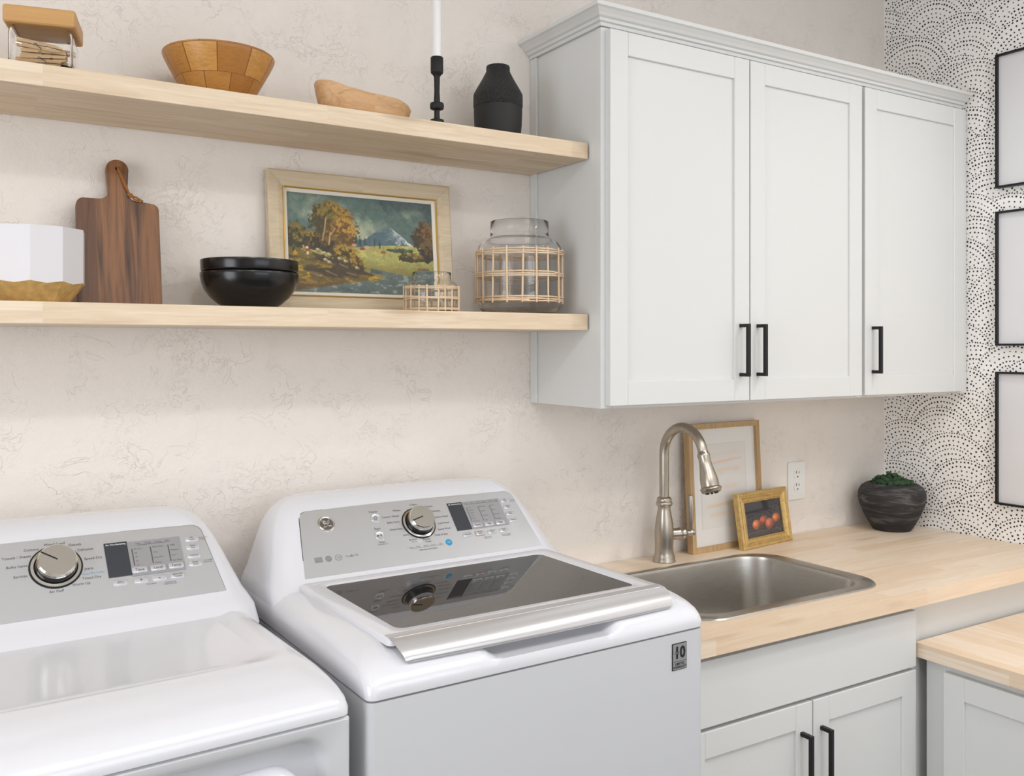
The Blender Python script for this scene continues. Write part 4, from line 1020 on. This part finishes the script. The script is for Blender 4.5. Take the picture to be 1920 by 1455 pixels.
for i, (z, ix, fy, r_) in enumerate(lv):
    ring = rrect(-.355 + ix, .355 - ix, fy, .66, r_, z, 8, (.01, .01, r_, r_)); rings.append(ring)
loft(b, rings, True, True, True); link('top_deck', b, M['enamel'], DR, 60)
b = bmesh.new(); loft(b, [front_ring(-.285, .285, .34, .905, .05, .034), front_ring(-.285, .285, .34, .905, .05, .012), front_ring(-.279, .279, .346, .899, .046, .004), front_ring(-.255, .255, .37, .875, .036, .0), front_ring(-.240, .240, .385, .86, .03, .010), front_ring(-.2, .2, .43, .82, .03, .014)], True, False, True)
dd = link('door', b, M['enamel'], DR, 45)
b = bmesh.new(); tube(b, [(.262, .02, .885), (.268, -.004, .884), (.268, -.012, .865), (.266, -.012, .78), (.262, .0, .75), (.260, .01, .745)], [.009, .010, .010, .010, .009, .008], 12); link('door_handle', b, M['enamel'], dd, 60)
appliance_console(DR, .014, 0, .003)
panel_plate(DR, -.290, .310, -.272, .291, .153, 'panel_gasket', M['dark_gap'], -.002, .0018, .0012)
panel_plate(DR, -.290, .310, -.272, .291, .153)
dial(DR, .028, .0965, .0440, .0335, .028, 143)
b = bmesh.new(); prism(b, [(.151, .0565), (.2465, .0565), (.2465, .130), (.151, .130)], .0034, .0042); on_panel('keypad', b, M['lcd_grey'], DR)
b = bmesh.new(); prism(b, [(.111, .0595), (.151, .0595), (.151, .132), (.111, .132)], .0034, .0044); on_panel('display', b, M['lcd'], DR)
keys(DR, [(.1645, .0675), (.1970, .0670), (.2295, .0665)], .0275, .0125, .0042)
keys(DR, [(.128, .047), (.164, .046), (.196, .046), (.2285, .046), (.268, .121), (.2670, .103), (.2655, .0840), (.2650, .0665)], .0255, .0120)
b = bmesh.new()
for s, x, y, al in (('Mixed Load', .030, .1440, 'CENTER'), ('Casuals', .052, .1380, 'LEFT'), ('Delicates', .066, .1255, 'LEFT'), ('Speed Dry', .075, .1055, 'LEFT'), ('Jeans', .073, .0850, 'LEFT'), ('Timed Dry', .067, .0655, 'LEFT'), ('Warm Up', .050, .0555, 'LEFT'), ('Air Fluff', .024, .0475, 'CENTER'), ('Sanitize', -.018, .0855, 'RIGHT'), ('Bulky Items', -.016, .1060, 'RIGHT'), ('Towels / Sheets', -.009, .1245, 'RIGHT'), ('Cottons', .004, .1370, 'RIGHT')): T(s, x, y, .0072, al)
for u, ws in ((.158, ('90 min.', '60', '40', '20', '10')), (.191, ('More Dry', 'Dry', 'Less Dry', 'Damp')), (.223, ('High', 'Medium', 'Low', 'No Heat'))):
    bar(b, u - .0014, u + .0006, .0780, .1140, .0044)
    for k, s in enumerate(ws): T(s, u + .003, .1130 - k * (.034 / (len(ws) - 1)), .0047, 'LEFT', .0044)
for k, s in enumerate(('Delay', 'Drying', 'Cooling', 'Clean')): T(s, .170 + k * .0175, .1245, .0040, z=.0044)
bar(b, .168, .228, .1205, .1215, .0044)
for u, s in ((.1645, 'Time'), (.197, 'Level'), (.2295, 'Temp')): T(s, u, .0668, .0078, z=.0072)
for u, v, s in ((.268, .121, ('My', 'Cycle')), (.267, .103, ('Delay', 'Dry')), (.265, .0665, ('Damp', 'Alert')), (.2285, .046, ('Extended', 'Tumble'))): T(s[0], u, v + .0022, .0046, z=.0060); T(s[1], u, v - .0024, .0046, z=.0060)
T('Volume', .2655, .084, .0050, z=.0060); T('eDry', .128, .047, .0056, z=.0060); T('+', .164, .046, .0110, z=.0060); T('-', .196, .046, .0140, z=.0060)
T('Time Adjust', .181, .0365, .0036); T('Control Lock', .214, .0350, .0038); T('Hold 3 Seconds', .214, .0315, .0034); T('Hold 3 Sec', .283, .1225, .0036, 'LEFT'); T('to Store', .283, .1185, .0036, 'LEFT'); T('Drum Light', .2815, .0710, .0036, 'LEFT'); T('Hold 3 Sec', .2815, .0670, .0036, 'LEFT')
on_panel('lettering', b, M['ink'], DR)
b = bmesh.new(); T('Timed Dry Cycles', .067, .0745, .0052, 'LEFT'); on_panel('blue_lettering', b, M['ink_blue'], DR)
b = bmesh.new(); T('Est. Time Remaining', .131, .1275, .0042, z=.0047, bold=.00008); on_panel('display_caption', b, M['plastic_white'], DR)

for o in bpy.data.objects:
    if o.name.split('.')[0] in ('lettering', 'certification_marks', 'symbols', 'mark_lettering', 'blue_lettering', 'badge_lettering', 'display_caption'): o['kind'] = 'stuff'
